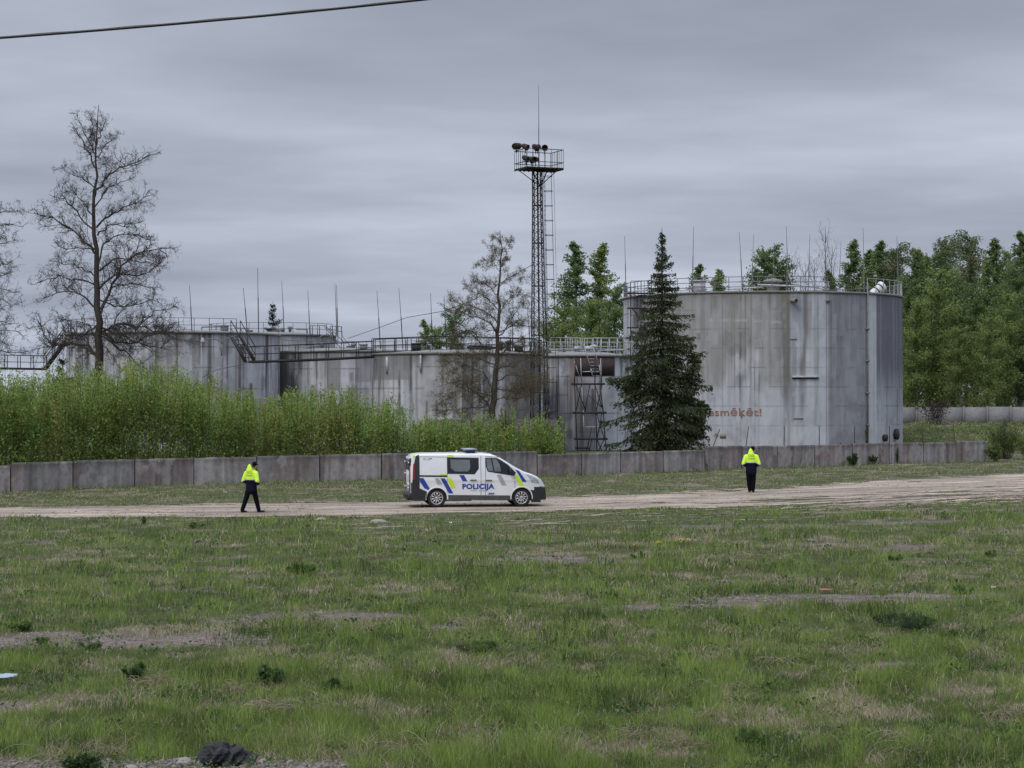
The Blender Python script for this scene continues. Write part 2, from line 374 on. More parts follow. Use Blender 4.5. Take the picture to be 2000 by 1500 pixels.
# ------------------------------------------------------------------ wall in front of the depot
sl = np.concatenate([[0], np.cumsum(np.linalg.norm(np.diff(wp, axis=0), axis=1))])
def wallat(s): return np.array([np.interp(s, sl, wp[:, 0]), np.interp(s, sl, wp[:, 1])])
def wall_y(px):   # depth of the wall where the sight line of column px meets it
    t = np.linspace(0, sl[-1], 800); q = np.array([wallat(a) for a in t]); k = 1000+F_*q[:, 0]/q[:, 1]
    return float(np.interp(px, k, q[:, 1]))
wall = empty('concrete_wall', (wp[0][0], wp[0][1], 0), 'long low stained concrete panel wall running behind the grass verge', 'wall')
npan = int(sl[-1]//3.0); pl = sl[-1]/npan
for i in range(npan):
    a = wallat(i*pl); b = wallat((i+1)*pl); d = b-a; ln = np.linalg.norm(d); d = d/ln; nrm = np.array([d[1], -d[0]])
    pxm = 1000+F_*((a+b)/2)[0]/((a+b)/2)[1]
    H = 1.25 if (pxm < 1022 or pxm > 1385) else 1.13
    if pxm < 30: H = 1.16
    H += random.uniform(-0.025, 0.025)
    zo = float(height(*((a+b)/2)))
    nu, nz = 44, 16
    u = np.linspace(0.02, ln-0.03, nu); z = np.linspace(-0.35, H, nz); U, Zg = np.meshgrid(u, z, indexing='ij')
    gu = U+i*7.7
    st = .6*fbm(gu*6.5, Zg*0.3, 2, 4)+.4*fbm(gu*1.7, Zg*0.5, 4, 4); bl = fbm(gu*0.8, Zg*0.8, 5, 3)
    top = sstep(H-0.45*(0.4+noise(gu*4, gu*0, 3)), H, Zg)
    c0 = np.array([0.25, 0.24, 0.235])*(0.8+0.35*random.random()+.10*(pxm > 1100)); pk = np.array([0.215, 0.165, 0.155])
    Cc = c0*(1-np.clip(bl*2-0.6, 0, 1)[..., None])+pk*np.clip(bl*2-0.6, 0, 1)[..., None]
    Cc = Cc*(0.05+1.85*st)[..., None]*(1-0.45*top)[..., None]
    pale = sstep(0.60, 0.72, fbm(gu*1.6, Zg*1.5, 6, 4))[..., None]; Cc = Cc*(1-pale*0.5)+np.array([0.36, 0.35, 0.34])*pale*0.5
    hh = (U > 0.0)
    front = np.stack([a[0]+d[0]*U+nrm[0]*0.08, a[1]+d[1]*U+nrm[1]*0.08, Zg+zo], -1)
    jag = (noise(gu*5, gu*0+2, 4)-0.5)*0.03; front[:, -1, 2] += jag[:, -1]
    back = front-np.array([nrm[0], nrm[1], 0])*0.16
    mb = MB(); I = np.arange(nu-1)[:, None]*nz+np.arange(nz-1)[None]
    ff = np.stack([I, I+nz, I+nz+1, I+1], -1).reshape(-1, 4); n0 = nu*nz
    tp = np.array([[k*nz+nz-1, (k+1)*nz+nz-1, n0+(k+1)*nz+nz-1, n0+k*nz+nz-1] for k in range(nu-1)])
    sdq = np.array([[k, k+1, n0+k+1, n0+k] for k in range(nz-1)]); sd2 = sdq+(nu-1)*nz
    mb.add(np.concatenate([front.reshape(-1, 3), back.reshape(-1, 3)])-np.array([wp[0][0], wp[0][1], 0]), [ff, ff[:, ::-1]+n0, tp, sdq[:, ::-1], sd2], np.concatenate([Cc.reshape(-1, 3)]*2))
    mb.build('wall_panel', M_conc, wall)
    # dark joint filler / stub behind the gap
    mb = MB(); q = b-nrm*0.02; mb.box((q[0]-wp[0][0], q[1]-wp[0][1], H/2-0.15+zo), (0.09, 0.10, H+0.24), Matrix.Rotation(math.atan2(d[1], d[0]), 3, 'Z'), (0.06, 0.055, 0.05))
    mb.build('joint_post', M_conc, wall)
for px, y0, y1, lean in ((819, 842, 890, 0), (1013, 832, 888, 0), (1103, 842, 886, 0), (1390, 838, 865, 16), (1455, 833, 872, 7), (1531, 832, 870, 1), (1600, 832, 868, 0), (1669, 832, 868, 0), (1737, 832, 866, 0), (1803, 830, 864, -3), (1865, 828, 862, -3), (640, 868, 890, 0), (300, 862, 890, 0)):
    Yw = wall_y(px)+0.12; p0 = P(px, y1+14, Yw); p1 = P(px+lean, y0, Yw)
    mb = MB(); mb.bar(p0-np.array([*wp[0], 0]), p1-np.array([*wp[0], 0]), 0.028, 4); mb.build('barbed_wire_post', M_rust, wall)

# ------------------------------------------------------------------ tanks
def ang_at(px, cx, cy, R):
    k = (px-1000)/F_; A = k*k+1; B = -2*(k*cx+cy); Cq = cx*cx+cy*cy-R*R; D = B*B-4*A*Cq
    if D < 0: D = 0
    Yv = (-B-math.sqrt(D))/(2*A); return math.atan2(Yv-cy, k*Yv-cx)
def shell_colors(cx, cy, R, z0, z1, A_, Z_, seed, dark=0.35, tone=(0.40, 0.405, 0.43), course=1.5, brown=0.5):
    u = A_*R
    H = z1-z0
    colm = noise(np.floor(u/1.5+noise(u*0, Z_*0, seed))*3.7, np.zeros_like(u), seed)       # per-plate tone
    streak = fbm(u*2.2, Z_*0.10+seed, seed+1, 5); fine = fbm(u*7, Z_*0.25, seed+2, 4)
    big = fbm(u*0.35, Z_*0.22, seed+3, 4)
    c = np.array(tone)*np.ones(u.shape+(3,))
    c = c*(0.90+0.20*colm)[..., None]
    s = sstep(0.46, 0.66, streak)*(0.40+0.60*(Z_-z0)/H)
    dk = np.array([0.13, 0.125, 0.125]); c = c*(1-dark*s[..., None]*1.3)+dk*dark*s[..., None]*1.3
    b = sstep(0.45, 0.68, big)*brown; br = np.array([0.215, 0.20, 0.175]); c = c*(1-b[..., None])+br*b[..., None]
    narrow = sstep(0.64, 0.72, fbm(u*2.1+3*noise(u*.3, u*0, 2), Z_*0.05, seed+4, 4)); c = c*(1-0.62*narrow[..., None])
    pale = sstep(0.68, 0.76, fbm(u*5.0, Z_*0.05, seed+6, 3)); c = c*(1-0.35*pale[..., None])+np.array([0.5, 0.5, 0.53])*0.35*pale[..., None]
    c = c*(0.72+0.56*fbm(u*5, Z_*0.5, seed+2, 5))[..., None]; blot = sstep(.52, .68, fbm(u*.9, Z_*.9, seed+1, 5)); c = c*(1-.34*blot)[..., None]; band = sstep(.52, .62, noise(u*.55+seed, u*0, seed+2)); c = c+(np.array([.50, .51, .55])-c)*(.38*band)[..., None]; c = c+(np.array([.56, .57, .60])-c)*(.45*sstep(.53, .66, fbm(u*.8+7, Z_*.55, seed+3, 5)))[..., None]
    rs = random.Random(seed*31); u_row = u[:, 0]; um, uM = u_row.min(), u_row.max(); zr = Z_[0]
    for _ in range(int((uM-um)*3.2)):
        u0 = rs.uniform(um, uM); wd = rs.choice((.03, .05, .08, .14, .3))*rs.uniform(.7, 1.4); zt_ = z1 if rs.random() < .62 else rs.uniform(z0+H*.25, z1); ln = H*rs.uniform(.12, 1.0)*(1 if wd < .12 else .6)
        kd = rs.uniform(.3, 1.0)*dark*2.5; cols = np.where(np.abs(u_row-u0) < wd*3)[0]
        if not len(cols): continue
        a_ = np.exp(-((u_row[cols]-u0-0.04*np.sin(zt_))/wd)**2)[:, None]*(sstep(zt_+.02, zt_-.1, zr)*sstep(zt_-ln, zt_-ln*.35, zr))[None, :]*kd
        a_ = a_*(.55+.9*noise(np.full(a_.shape, u0*9), np.broadcast_to(zr*1.7, a_.shape), 5))
        tone_ = np.array((.075, .068, .066) if rs.random() < .7 else ((.15, .10, .075) if rs.random() < .5 else (.52, .53, .56))); a_ = np.clip(a_, 0, .85)[..., None]; c[cols] = c[cols]*(1-a_)+tone_*a_
    topd = sstep(z1-1.6*(0.3+fbm(u*2.5, u*0, seed+5, 3)), z1, Z_); c = c*(1-0.35*topd[..., None])
    for k in range(1, int(H/course)+1):          # weld seams
        zz = z0+k*course; vis = sstep(0.42, 0.6, fbm(u*0.9, u*0+k*5.3, seed, 3))
        c = c*(1-(0.55*vis*np.exp(-((Z_-zz)/0.045)**2))[..., None])
    return c
def tank(cx, cy, R, z1, label, seed, nu=640, nz=150, z0=0.0, colorf=None, roofh=0.35, a0=-math.pi, a1=0.0, **kw):
    root = empty('storage_tank', (cx, cy, z0), label, 'storage tank', 'oil storage tanks of the depot')
    nb = 60
    A1 = np.linspace(a0-0.12, a1+0.12, nu); A2 = np.linspace(a1+0.12, a0-0.12+2*math.pi, nb)[1:]
    A_ = np.concatenate([A1, A2]); z = np.linspace(z0-0.3, z1, nz); AA, ZZ = np.meshgrid(A_, z, indexing='ij')
    Cc = shell_colors(cx, cy, R, z0, z1, AA, ZZ, seed, **kw)
    if colorf: Cc = colorf(AA, ZZ, Cc)
    V = np.stack([R*np.cos(AA), R*np.sin(AA), ZZ-z0], -1); n = len(A_)
    # plates are not perfectly round: small dents
    dent = (fbm(AA*R*0.5, ZZ*0.5, seed+2, 3)-0.5)*0.05
    V[..., 0] += np.cos(AA)*dent; V[..., 1] += np.sin(AA)*dent
    I = np.arange(n-1)[:, None]*nz+np.arange(nz-1)[None]; ff = np.stack([I, I+nz, I+nz+1, I+1], -1).reshape(-1, 4)
    mb = MB(); mb.add(V.reshape(-1, 3), ff, np.clip(Cc, 0.02, 0.75).reshape(-1, 3)); mb.build('shell', M_shell, root, True)
    mb = MB(); mb.lathe([(R+0.0, z1-z0), (R*0.5, z1-z0+roofh*0.8), (0.01, z1-z0+roofh)], 64, c=(0.22, 0.215, 0.21)); mb.build('roof', M_conc, root, True)
    mb = MB(); mb.lathe([(R-0.05, z1-z0-0.10), (R+0.09, z1-z0-0.10), (R+0.09, z1-z0+0.05), (R-0.05, z1-z0+0.06)], 96, c=(0.2, 0.19, 0.18)); mb.build('rim', M_conc, root)
    root['z1'] = z1; del root['z1']
    return root
def rail(mb, R, z, a0, a1, n, h=1.1, r=0.022, mids=(0.5,), post=0.024):
    aa = np.linspace(a0, a1, n*3+1)
    ring = lambda hh: np.stack([R*np.cos(aa), R*np.sin(aa), np.full_like(aa, z+hh)], -1)
    for hh in (1.0,)+tuple(mids):
        q = ring(h*hh); mb.segs(q[:-1], q[1:], r, r, 4)
    pa = aa[::3]; A = np.stack([R*np.cos(pa), R*np.sin(pa), np.full_like(pa, z-0.1)], -1); B = A.copy(); B[:, 2] = z+h
    mb.segs(A, B, post, post, 4)
def rod(root, px, ytop, Y, z0, r=0.022, lean=0.0, M=None):
    loc = np.array(root.location); t = P(px, ytop, Y); b = np.array([t[0]+lean, Y, z0]); m = b*0.45+t*0.55; m[0] = b[0]*.5+t[0]*.5
    mb = MB(); mb.segs([b-loc, m-loc], [m-loc, t-loc], [r*1.5, r], [r*1.5, r*0.6], 5); mb.build('lightning_rod', M or M_rail, root)
def local(root, p): return np.array(p)-np.array(root.location)

# big tank -----------------------------------------------------------------
TB = (20.6, 164.7, 11.4)
def big_colors(A, Zz, C):
    u = lambda px: ang_at(px, *TB)
    pe = lambda a, b, w=0.004: sstep(u(a)-w, u(a)+w, A)*(1-sstep(u(b)-w, u(b)+w, A))
    def mixc(C, m, c): return C*(1-m[..., None])+np.array(c)*m[..., None]
    fx = fbm(A*11.4*2.5, Zz*0.2, 2, 4)
    # grey-brown grime over the upper middle, ending in a ragged tide line
    edge = 6.0+1.4*np.sign(noise(np.floor(A*11.4/1.3), A*0, 1)-0.5)+1.2*(fbm(A*11.4*1.2, A*0, 3, 3)-0.5)
    m = pe(1250, 1541)*sstep(edge-0.35, edge+0.35, Zz); C = mixc(C, m*0.55*(0.5+0.8*fx), (0.20, 0.188, 0.165))
    m = pe(1250, 1541)*sstep(2, 9, Zz)*0.25; C = mixc(C, m, (0.24, 0.23, 0.20))
    line = 9.75+0.5*(fbm(A*11.4*0.7, A*0, 5, 4)-0.5)
    m = pe(1385, 1543)*np.exp(-((Zz-line)/0.09)**2)*0.65*sstep(.3, .55, fbm(A*11.4*1.5, A*0, 1, 3)); C = mixc(C, m, (0.42, 0.41, 0.38))
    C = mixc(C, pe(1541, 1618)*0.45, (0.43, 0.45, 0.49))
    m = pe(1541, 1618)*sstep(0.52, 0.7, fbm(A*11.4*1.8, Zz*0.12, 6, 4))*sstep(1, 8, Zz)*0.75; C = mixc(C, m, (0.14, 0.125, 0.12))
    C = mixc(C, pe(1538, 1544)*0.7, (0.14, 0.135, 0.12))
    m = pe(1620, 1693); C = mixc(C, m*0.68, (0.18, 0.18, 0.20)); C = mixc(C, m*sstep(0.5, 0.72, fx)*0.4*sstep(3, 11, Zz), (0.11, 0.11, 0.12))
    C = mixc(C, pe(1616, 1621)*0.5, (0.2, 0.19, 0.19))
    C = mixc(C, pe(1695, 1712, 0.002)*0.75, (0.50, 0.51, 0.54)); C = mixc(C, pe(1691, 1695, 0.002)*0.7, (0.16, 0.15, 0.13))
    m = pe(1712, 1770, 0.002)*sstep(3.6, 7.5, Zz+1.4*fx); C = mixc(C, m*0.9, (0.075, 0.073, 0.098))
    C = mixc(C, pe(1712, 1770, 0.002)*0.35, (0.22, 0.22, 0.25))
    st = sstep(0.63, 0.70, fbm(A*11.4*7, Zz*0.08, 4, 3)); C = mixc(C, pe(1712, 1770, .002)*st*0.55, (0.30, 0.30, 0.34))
    C = mixc(C, pe(1200, 1245, .01)*0.45, (0.34, 0.335, 0.33))
    for k in (1411, 1467, 1614):
        C = mixc(C, pe(k-.7, k+.7, 0.0006)*0.55, (0.1, 0.1, 0.1))
    m = pe(1385, 1545)*(1-sstep(2.5, 6, Zz))*0.5; C = mixc(C, m, (0.44, 0.45, 0.48))
    C = mixc(C, pe(1712, 1727, .001)*(Zz < 2.0)*0.6, (0.46, 0.47, 0.49))
    return C
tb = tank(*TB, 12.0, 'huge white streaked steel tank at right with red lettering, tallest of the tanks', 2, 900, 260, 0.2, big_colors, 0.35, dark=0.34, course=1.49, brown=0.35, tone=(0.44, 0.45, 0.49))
cxb, cyb, Rb = TB; ztop = 11.8
mb = MB(); rail(mb, Rb-0.05, ztop, ang_at(1218, *TB)-0.25, ang_at(1617, *TB), 22, 1.15, 0.035, (0.33, 0.66), 0.035)
rail(mb, Rb-0.05, ztop, 0.12, math.pi-0.2, 34, 1.15, 0.03, (0.33, 0.66), 0.03); mb.build('railing', M_rail, tb)
mb = MB(); rail(mb, Rb-0.05, ztop, ang_at(1695, *TB), 0.16, 11, 1.15, 0.035, (0.05,), 0.04); mb.build('pale_railing', M_lrail, tb)
for px, yt, Yd in ((1220, 460, 164), (1355, 442, 155), (1444, 453, 153.6), (1472, 458, 176), (1512, 472, 176), (1536, 442, 153.6), (1582, 457, 176), (1612, 442, 155), (1643, 470, 175), (1686, 445, 157), (1752, 460, 164)):
    rod(tb, px, yt, Yd, 12.0, 0.026, random.uniform(-.25, .25))
# text on the shell
def text_mesh(body, size, bold=0.0, shear=0.0):
    cu = bpy.data.curves.new('t', 'FONT'); cu.body = body; cu.size = size; cu.offset = bold; cu.shear = shear; cu.resolution_u = 3; cu.space_character = 1.06
    ob = bpy.data.objects.new('t', cu); col.objects.link(ob); bpy.context.view_layer.update()
    me = bpy.data.meshes.new_from_object(ob.evaluated_get(bpy.context.evaluated_depsgraph_get()))
    V = np.array([v.co[:] for v in me.vertices]); Fs = [tuple(p.vertices) for p in me.polygons]
    bpy.data.objects.remove(ob); bpy.data.curves.remove(cu); bpy.data.meshes.remove(me)
    return V, Fs
def add_polys(mb, V, Fs, c=None):
    b = mb.n; mb.V.append(np.asarray(V, float)); mb.C.append(np.broadcast_to(np.array(c if c is not None else (1, 1, 1), float), (len(V), 3))); mb.n += len(V)
    for f in Fs: mb.F.append(np.array([f])+b); mb.M.append(np.zeros(1))
def shell_patch(root, tk, px0, px1, y0, y1, name, M, c=(1, 1, 1), out_=0.03, n=10):
    aa = np.linspace(ang_at(px0, *tk), ang_at(px1, *tk), n); Ym = tk[1]+tk[2]*math.sin(aa.mean())
    zt, zb = CH+(HY-y0)/F_*Ym, CH+(HY-y1)/F_*Ym; Rr = tk[2]+out_
    mb = MB(); z0 = root.location[2]
    V = []
    for a in aa:
        for z, q in ((zb, Rr), (zt, Rr), (zt, tk[2]-0.05), (zb, tk[2]-0.05)): V.append((q*math.cos(a), q*math.sin(a), z-z0))
    F4 = []
    for i in range(n-1):
        for k in range(4):
            k2 = (k+1) % 4; F4.append([i*4+k, (i+1)*4+k, (i+1)*4+k2, i*4+k2])
    F4 += [[0, 1, 2, 3], [4*n-1, 4*n-2, 4*n-3, 4*n-4]]
    mb.add(V, np.array(F4), c); return mb.build(name, M, root)
M_red = mat('faded_red_paint', (0.27, 0.12, 0.085), 0.8, 0, 0.25, 12)
for letters in ('Nesmēķēt!',):
    V, Fs = text_mesh(letters, 0.80, 0.006)
    V[:, 0] *= (1491-1366)/F_*153.8/(V[:, 0].max()-V[:, 0].min()); V[:, 0] -= V[:, 0].min()
    a_s = ang_at(1366, *TB); al = a_s+V[:, 0]/Rb
    Rr = Rb+0.035
    zb = CH+(HY-812)/F_*153.6
    W_ = np.stack([Rr*np.cos(al), Rr*np.sin(al), zb+V[:, 1]-0.2], -1)
    mb = MB(); add_polys(mb, W_, Fs); mb.build('red_lettering', M_red, tb)
M_stain = mat('grey_green_sign_paint', (0.20, 0.20, 0.17), 0.8, 0, 0.3, 10)
shell_patch(tb, TB, 1406, 1418, 847, 856, 'small_sign', M_stain, out_=0.035, n=4)
# diamond
aa = ang_at(1399, *TB); Rr = Rb+0.035; zc = CH+(HY-850.5)/F_*153.8-0.2; ds = 0.21
mb = MB(); mb.add([(Rr*math.cos(aa+q/Rb), Rr*math.sin(aa+q/Rb), zc+w_) for q, w_ in ((-ds, 0), (0, -ds), (ds, 0), (0, ds))], np.array([[0, 1, 2, 3]])); mb.build('diamond_sign', M_stain, tb)
M_pale = mat('pale_trim', (0.40, 0.40, 0.42), 0.7, 0, 0.2, 5)
shell_patch(tb, TB, 1547, 1598, 734, 738, 'bracket_plate', M_pale, out_=0.16)
shell_patch(tb, TB, 1547, 1598, 738, 740, 'bracket_painted_shadow', M_dark, out_=0.06)  # dark strip painted in as the shade beneath the bracket plate
shell_patch(tb, TB, 1549, 1568, 816, 818, 'bracket_strip', M_stain, out_=0.06, n=4)
shell_patch(tb, TB, 1543, 1556, 661, 663, 'bracket_strip', M_stain, out_=0.06, n=4)
shell_patch(tb, TB, 1613, 1620, 584, 590, 'rim_bracket', M_rail, out_=0.12, n=3)
# vertical pipe with fixings
for px in (1693,):
    a = ang_at(px, *TB); mb = MB(); mb.bar(((Rb+.12)*math.cos(a), (Rb+.12)*math.sin(a), 0), ((Rb+.12)*math.cos(a), (Rb+.12)*math.sin(a), 12.6), 0.05, 6)
    for z in (1.5, 4, 6.5, 9): mb.box(((Rb+.1)*math.cos(a), (Rb+.1)*math.sin(a), z), (0.24, 0.24, 0.16))
    mb.build('drain_pipe', M_rail, tb)
# open pipe stub
a = ang_at(1546, *TB); d = np.array([math.cos(a), math.sin(a), 0]); p = d*Rb+np.array([0, 0, 11.1]); dd = d*0.55+np.array([0.25, 0, -0.05])
mb = MB(); mb.segs([p-dd*.2], [p+dd], 0.16, 0.16, 14); mb.build('pipe_stub', M_stain, tb, True)
mb = MB(); mb.lathe([(0.001, 0), (0.12, 0), (0.13, 0.01)], 14, rot=np.array(Vector(dd).to_track_quat('Z', 'Y').to_matrix()), origin=p+dd*0.98); mb.build('pipe_mouth', M_dark, tb)
# white banded drum on the rim
c0 = P(1701, 578, 160)-np.array([cxb, cyb, 0.2]); c1 = P(1724, 558, 160.5)-np.array([cxb, cyb, 0.2]); ax = c1-c0; Ld = np.linalg.norm(ax)
q = np.array(Vector(ax).to_track_quat('Z', 'Y').to_matrix()); M_white = mat('white_paint', (0.62, 0.63, 0.63), 0.5, 0, 0.1, 6)
mb = MB(); mb.lathe([(0.001, -0.05), (0.33, -0.05), (0.36, 0.0), (0.36, Ld*.8), (0.42, Ld*.84), (0.42, Ld), (0.3, Ld+.03), (0.001, Ld+.03)], 24, rot=q, origin=c0); dr_ = mb.build('breather_drum', M_white, tb, True)
mb = MB()
for t0 in (0.0, 0.42, 0.74):
    mb.lathe([(0.365, Ld*t0), (0.40, Ld*t0), (0.40, Ld*t0+0.09), (0.365, Ld*t0+.09)], 24, rot=q, origin=c0)
mb.build('band', M_dark, dr_)
mb = MB(); mb.bar(c0+ax*.2, c0*np.array([1, 1, 0])+np.array([0, 0, 11.8]), 0.06); mb.bar(c0+ax*.6, (c0+ax*.6)*np.array([1, 1, 0])+np.array([0, 0, 11.8]), 0.04); mb.build('drum_stand', M_rail, tb)
# manholes at base
for px, y, r in ((1726, 855, 0.28), (1748, 848, 0.45)):
    a = ang_at(px, *TB); d = np.array([math.cos(a), math.sin(a), 0]); Ym = cyb+Rb*math.sin(a); z = CH+(HY-y)/F_*Ym-0.2
    q2 = np.array(Vector(d).to_track_quat('Z', 'Y').to_matrix())
    mb = MB(); mb.lathe([(r*.95, 0), (r*.95, 0.18), (r, 0.18), (r, 0.24), (0.001, 0.25)], 20, rot=q2, origin=d*Rb+np.array([0, 0, z])); mb.build('manhole', M_dark if r < .5 else M_stain, tb)
# roof fittings
mb = MB(); q = local(tb, P(1366, 562, 160))
mb.box((q[0], q[1], 12.45), (0.9, 0.9, 0.9)); mb.box((q[0], q[1], 12.98), (1.1, 1.1, 0.12)); mb.box((q[0], q[1], 12.55), (0.96, 0.96, 0.06)); mb.build('roof_vent', M_pale, tb)
mb = MB(); q = local(tb, P(1510, 560, 160)); mb.lathe([(.5, 12.0), (.5, 12.8), (.8, 12.85), (.75, 13.05), (.01, 13.2)], 18, origin=(q[0], q[1], 0)); mb.build('roof_vent', M_stain, tb)
mb = MB()
for a_, b_2 in (((1420, 565), (1490, 561)), ((1480, 556), (1600, 560)), ((1240, 568), (1300, 566)), ((1545, 553), (1615, 566))):
    mb.bar(local(tb, P(*a_, 158)), local(tb, P(*b_2, 158)), 0.06)
mb.build('roof_pipe', M_pale, tb)
# access platform and ladder on the left flank
mb = MB()
Yl = 161
for y in (573, 602, 640, 681, 720):
    a_ = local(tb, P(1232, y, Yl)); b_2 = local(tb, P(1272, y, Yl-3)); mb.box((a_+b_2)/2, (2.2, 1.0, 0.08))
    for k in range(7): q = a_+(b_2-a_)*k/6; mb.bar(q, q+np.array([0, 0, 1.0]), 0.025, 4)
    mb.bar(a_+np.array([0, 0, 1.0]), b_2+np.array([0, 0, 1.0]), 0.03, 4)
for k, (y0, y1) in enumerate(((602, 640), (640, 681), (681, 720))):
    x0, x1 = (1234, 1268) if k % 2 == 0 else (1268, 1234)
    mb.bar(local(tb, P(x0, y0, Yl-.6)), local(tb, P(x1, y1, Yl-.6)), 0.06, 4); mb.bar(local(tb, P(x0+4, y0-20, Yl-.6)), local(tb, P(x1+4, y1-20, Yl-.6)), 0.03, 4)
for x in (1232, 1272): mb.bar(local(tb, P(x, 560, Yl-1)), local(tb, P(x, 868, Yl-1)), 0.06, 4)
mb.build('access_stairs', M_rust, tb)

# smaller tanks --------------------------------------------------------------
TA, TA2, TBb, TC, TD = (-25.4, 150, 7.9), (-21.0, 175, 5.5), (-12.3, 155, 5.8), (-3.9, 143, 6.1), (5.2, 150, 3.95)
ta = tank(*TA, 8.55, 'wide grey tank at far left behind the tall bare tree', 3, 620, 120, dark=0.42, brown=0.15, tone=(0.41, 0.41, 0.44), course=1.5)
ta2 = tank(*TA2, 9.2, 'grey tank peeking out behind the far left tank, with a rusty stair head', 5, 300, 80, dark=0.35, brown=0.75, tone=(0.33, 0.33, 0.34))
def dark_patch(*lst):
    def fn(A, Zz, C):
        for (a0, a1, z0, z1, c, k) in lst:
            m = sstep(a0-.01, a0+.01, A)*(1-sstep(a1-.01, a1+.01, A))*sstep(z0-.05, z0+.05, Zz)*(1-sstep(z1-.05, z1+.05, Zz))*k
            C = C*(1-m[..., None])+np.array(c)*m[..., None]
        return C
    return fn
tbb = tank(*TBb, 7.35, 'light grey tank under the long dark gangway, with rusty vertical streaks', 1, 420, 110, dark=0.5, brown=0.3, tone=(0.46, 0.46, 0.49),
           colorf=dark_patch((ang_at(545, *TBb), ang_at(566, *TBb), 0, 9, (0.3, 0.29, 0.28), .6), (ang_at(641, *TBb), ang_at(664, *TBb), 4.4, 9, (0.19, 0.185, 0.17), .75), (ang_at(694, *TBb), ang_at(727, *TBb), 5, 9, (0.2, 0.2, 0.2), .6)))
tc_ = tank(*TC, 6.95, 'stained grey-brown tank in the middle behind the half-bare tree', 6, 480, 100, dark=0.4, brown=0.7, tone=(0.45, 0.45, 0.46),
           colorf=dark_patch((ang_at(728, *TC), ang_at(800, *TC), 5.1, 9, (0.18, 0.175, 0.165), .7), (ang_at(985, *TC), ang_at(1057, *TC), 0, 9, (0.11, 0.095, 0.09), .7)))
td = tank(*TD, 6.95, 'small grey tank behind the scaffold stairs with a dark maroon panel', 4, 380, 100, dark=0.35, brown=0.15, tone=(0.37, 0.37, 0.40), course=1.35,
          colorf=dark_patch((ang_at(1122, *TD), ang_at(1140, *TD), 0, 4.6, (0.13, 0.13, 0.14), .6)))
M_maroon = mat('maroon_paint', (0.045, 0.028, 0.028), 0.8, 0, 0.3, 4)
shell_patch(td, TD, 1124, 1200, 697, 734, 'maroon_panel', M_maroon, out_=0.03, n=16)
for tk, root, zt, rg, M in ((TA, ta, 8.55, (-math.pi-.2, ang_at(463, *TA)), M_rail), (TC, tc_, 6.95, (ang_at(735, *TC)-.3, .3), M_dark), (TD, td, 6.95, (-math.pi+.1, .2), M_lrail), (TBb, tbb, 7.35, (0.2, math.pi-.2), M_rail)):
    mb = MB(); rail(mb, tk[2]-.05, zt, rg[0], rg[1], int(14*tk[2]/6), 1.0, 0.028, (0.5,), 0.03); mb.build('railing', M, root)
mb = MB(); rail(mb, TA2[2]-.05, 9.2, -math.pi-.3, -0.2, 14, 1.0, 0.03, (0.5,), 0.03); mb.build('railing', M_rail, ta2)
mb = MB(); rail(mb, TD[2]-.05, 6.95, 0.2, math.pi-.1, 18, 1.1, 0.035, (0.5,), 0.04); mb.build('railing', M_lrail, td)
for root, px, yt, Yd, z0 in ((ta, 370, 557, 143, 8.5), (ta, 475, 562, 146, 8.5), (ta, 503, 523, 147, 8.5), (ta2, 550, 548, 172, 9.1), (ta2, 601, 567, 171, 9.1), (ta2, 654, 553, 173, 9.1), (ta2, 657, 556, 174, 9.1),
                             (tbb, 736, 568, 152, 7.3), (tbb, 779, 562, 154, 7.3), (tc_, 841, 572, 140, 6.9), (tc_, 867, 578, 143, 6.9), (tc_, 1002, 585, 142, 6.9), (tc_, 1030, 600, 142, 6.9), (td, 1167, 560, 152, 6.9)):
    rod(root, px, yt, Yd, z0, 0.024, random.uniform(-.05, .35), M_dark)
def junk(root, tk, z, n, sc, seed, M=M_stain):
    r = random.Random(seed)
    for k in range(n):
        mb = MB(); a = r.uniform(0, 6.28); q = r.uniform(.2, .8)*tk[2]
        x, y = q*math.cos(a), q*math.sin(a); hh = r.uniform(.3, .75)*sc
        if k % 3 == 0: mb.box((x, y, z+hh/2), (.9*sc, .7*sc, hh)); mb.box((x, y, z+hh+.04), (1.05*sc, .8*sc, .08))
        elif k % 3 == 1: mb.lathe([(.22*sc, z-.1), (.22*sc, z+hh), (.4*sc, z+hh+.05), (.35*sc, z+hh+.2), (.01, z+hh+.3)], 14, origin=(x, y, 0))
        else:
            mb.bar((x, y, z+.3), (x+r.uniform(-3, 3)*sc, y+.5, z+.35), .05); mb.bar((x, y, z-.1), (x, y, z+.32), .05)
        mb.build('roof_fitting', M, root)
junk(ta, TA, 8.75, 9, .6, 3, M_rail); junk(ta2, TA2, 9.4, 5, .6, 4, M_rail); junk(tc_, TC, 7.15, 14, .7, 5, M_dark); junk(tbb, TBb, 7.5, 6, .6, 6, M_rail); junk(td, TD, 7.1, 8, .8, 8, M_pale)
shell_patch(tc_, TC, 756, 758.6, 697, 729, 'drain_pipe', M_pale, out_=0.12, n=3)
shell_patch(tc_, TC, 821, 823.6, 694, 727, 'drain_pipe', M_pale, out_=0.12, n=3)
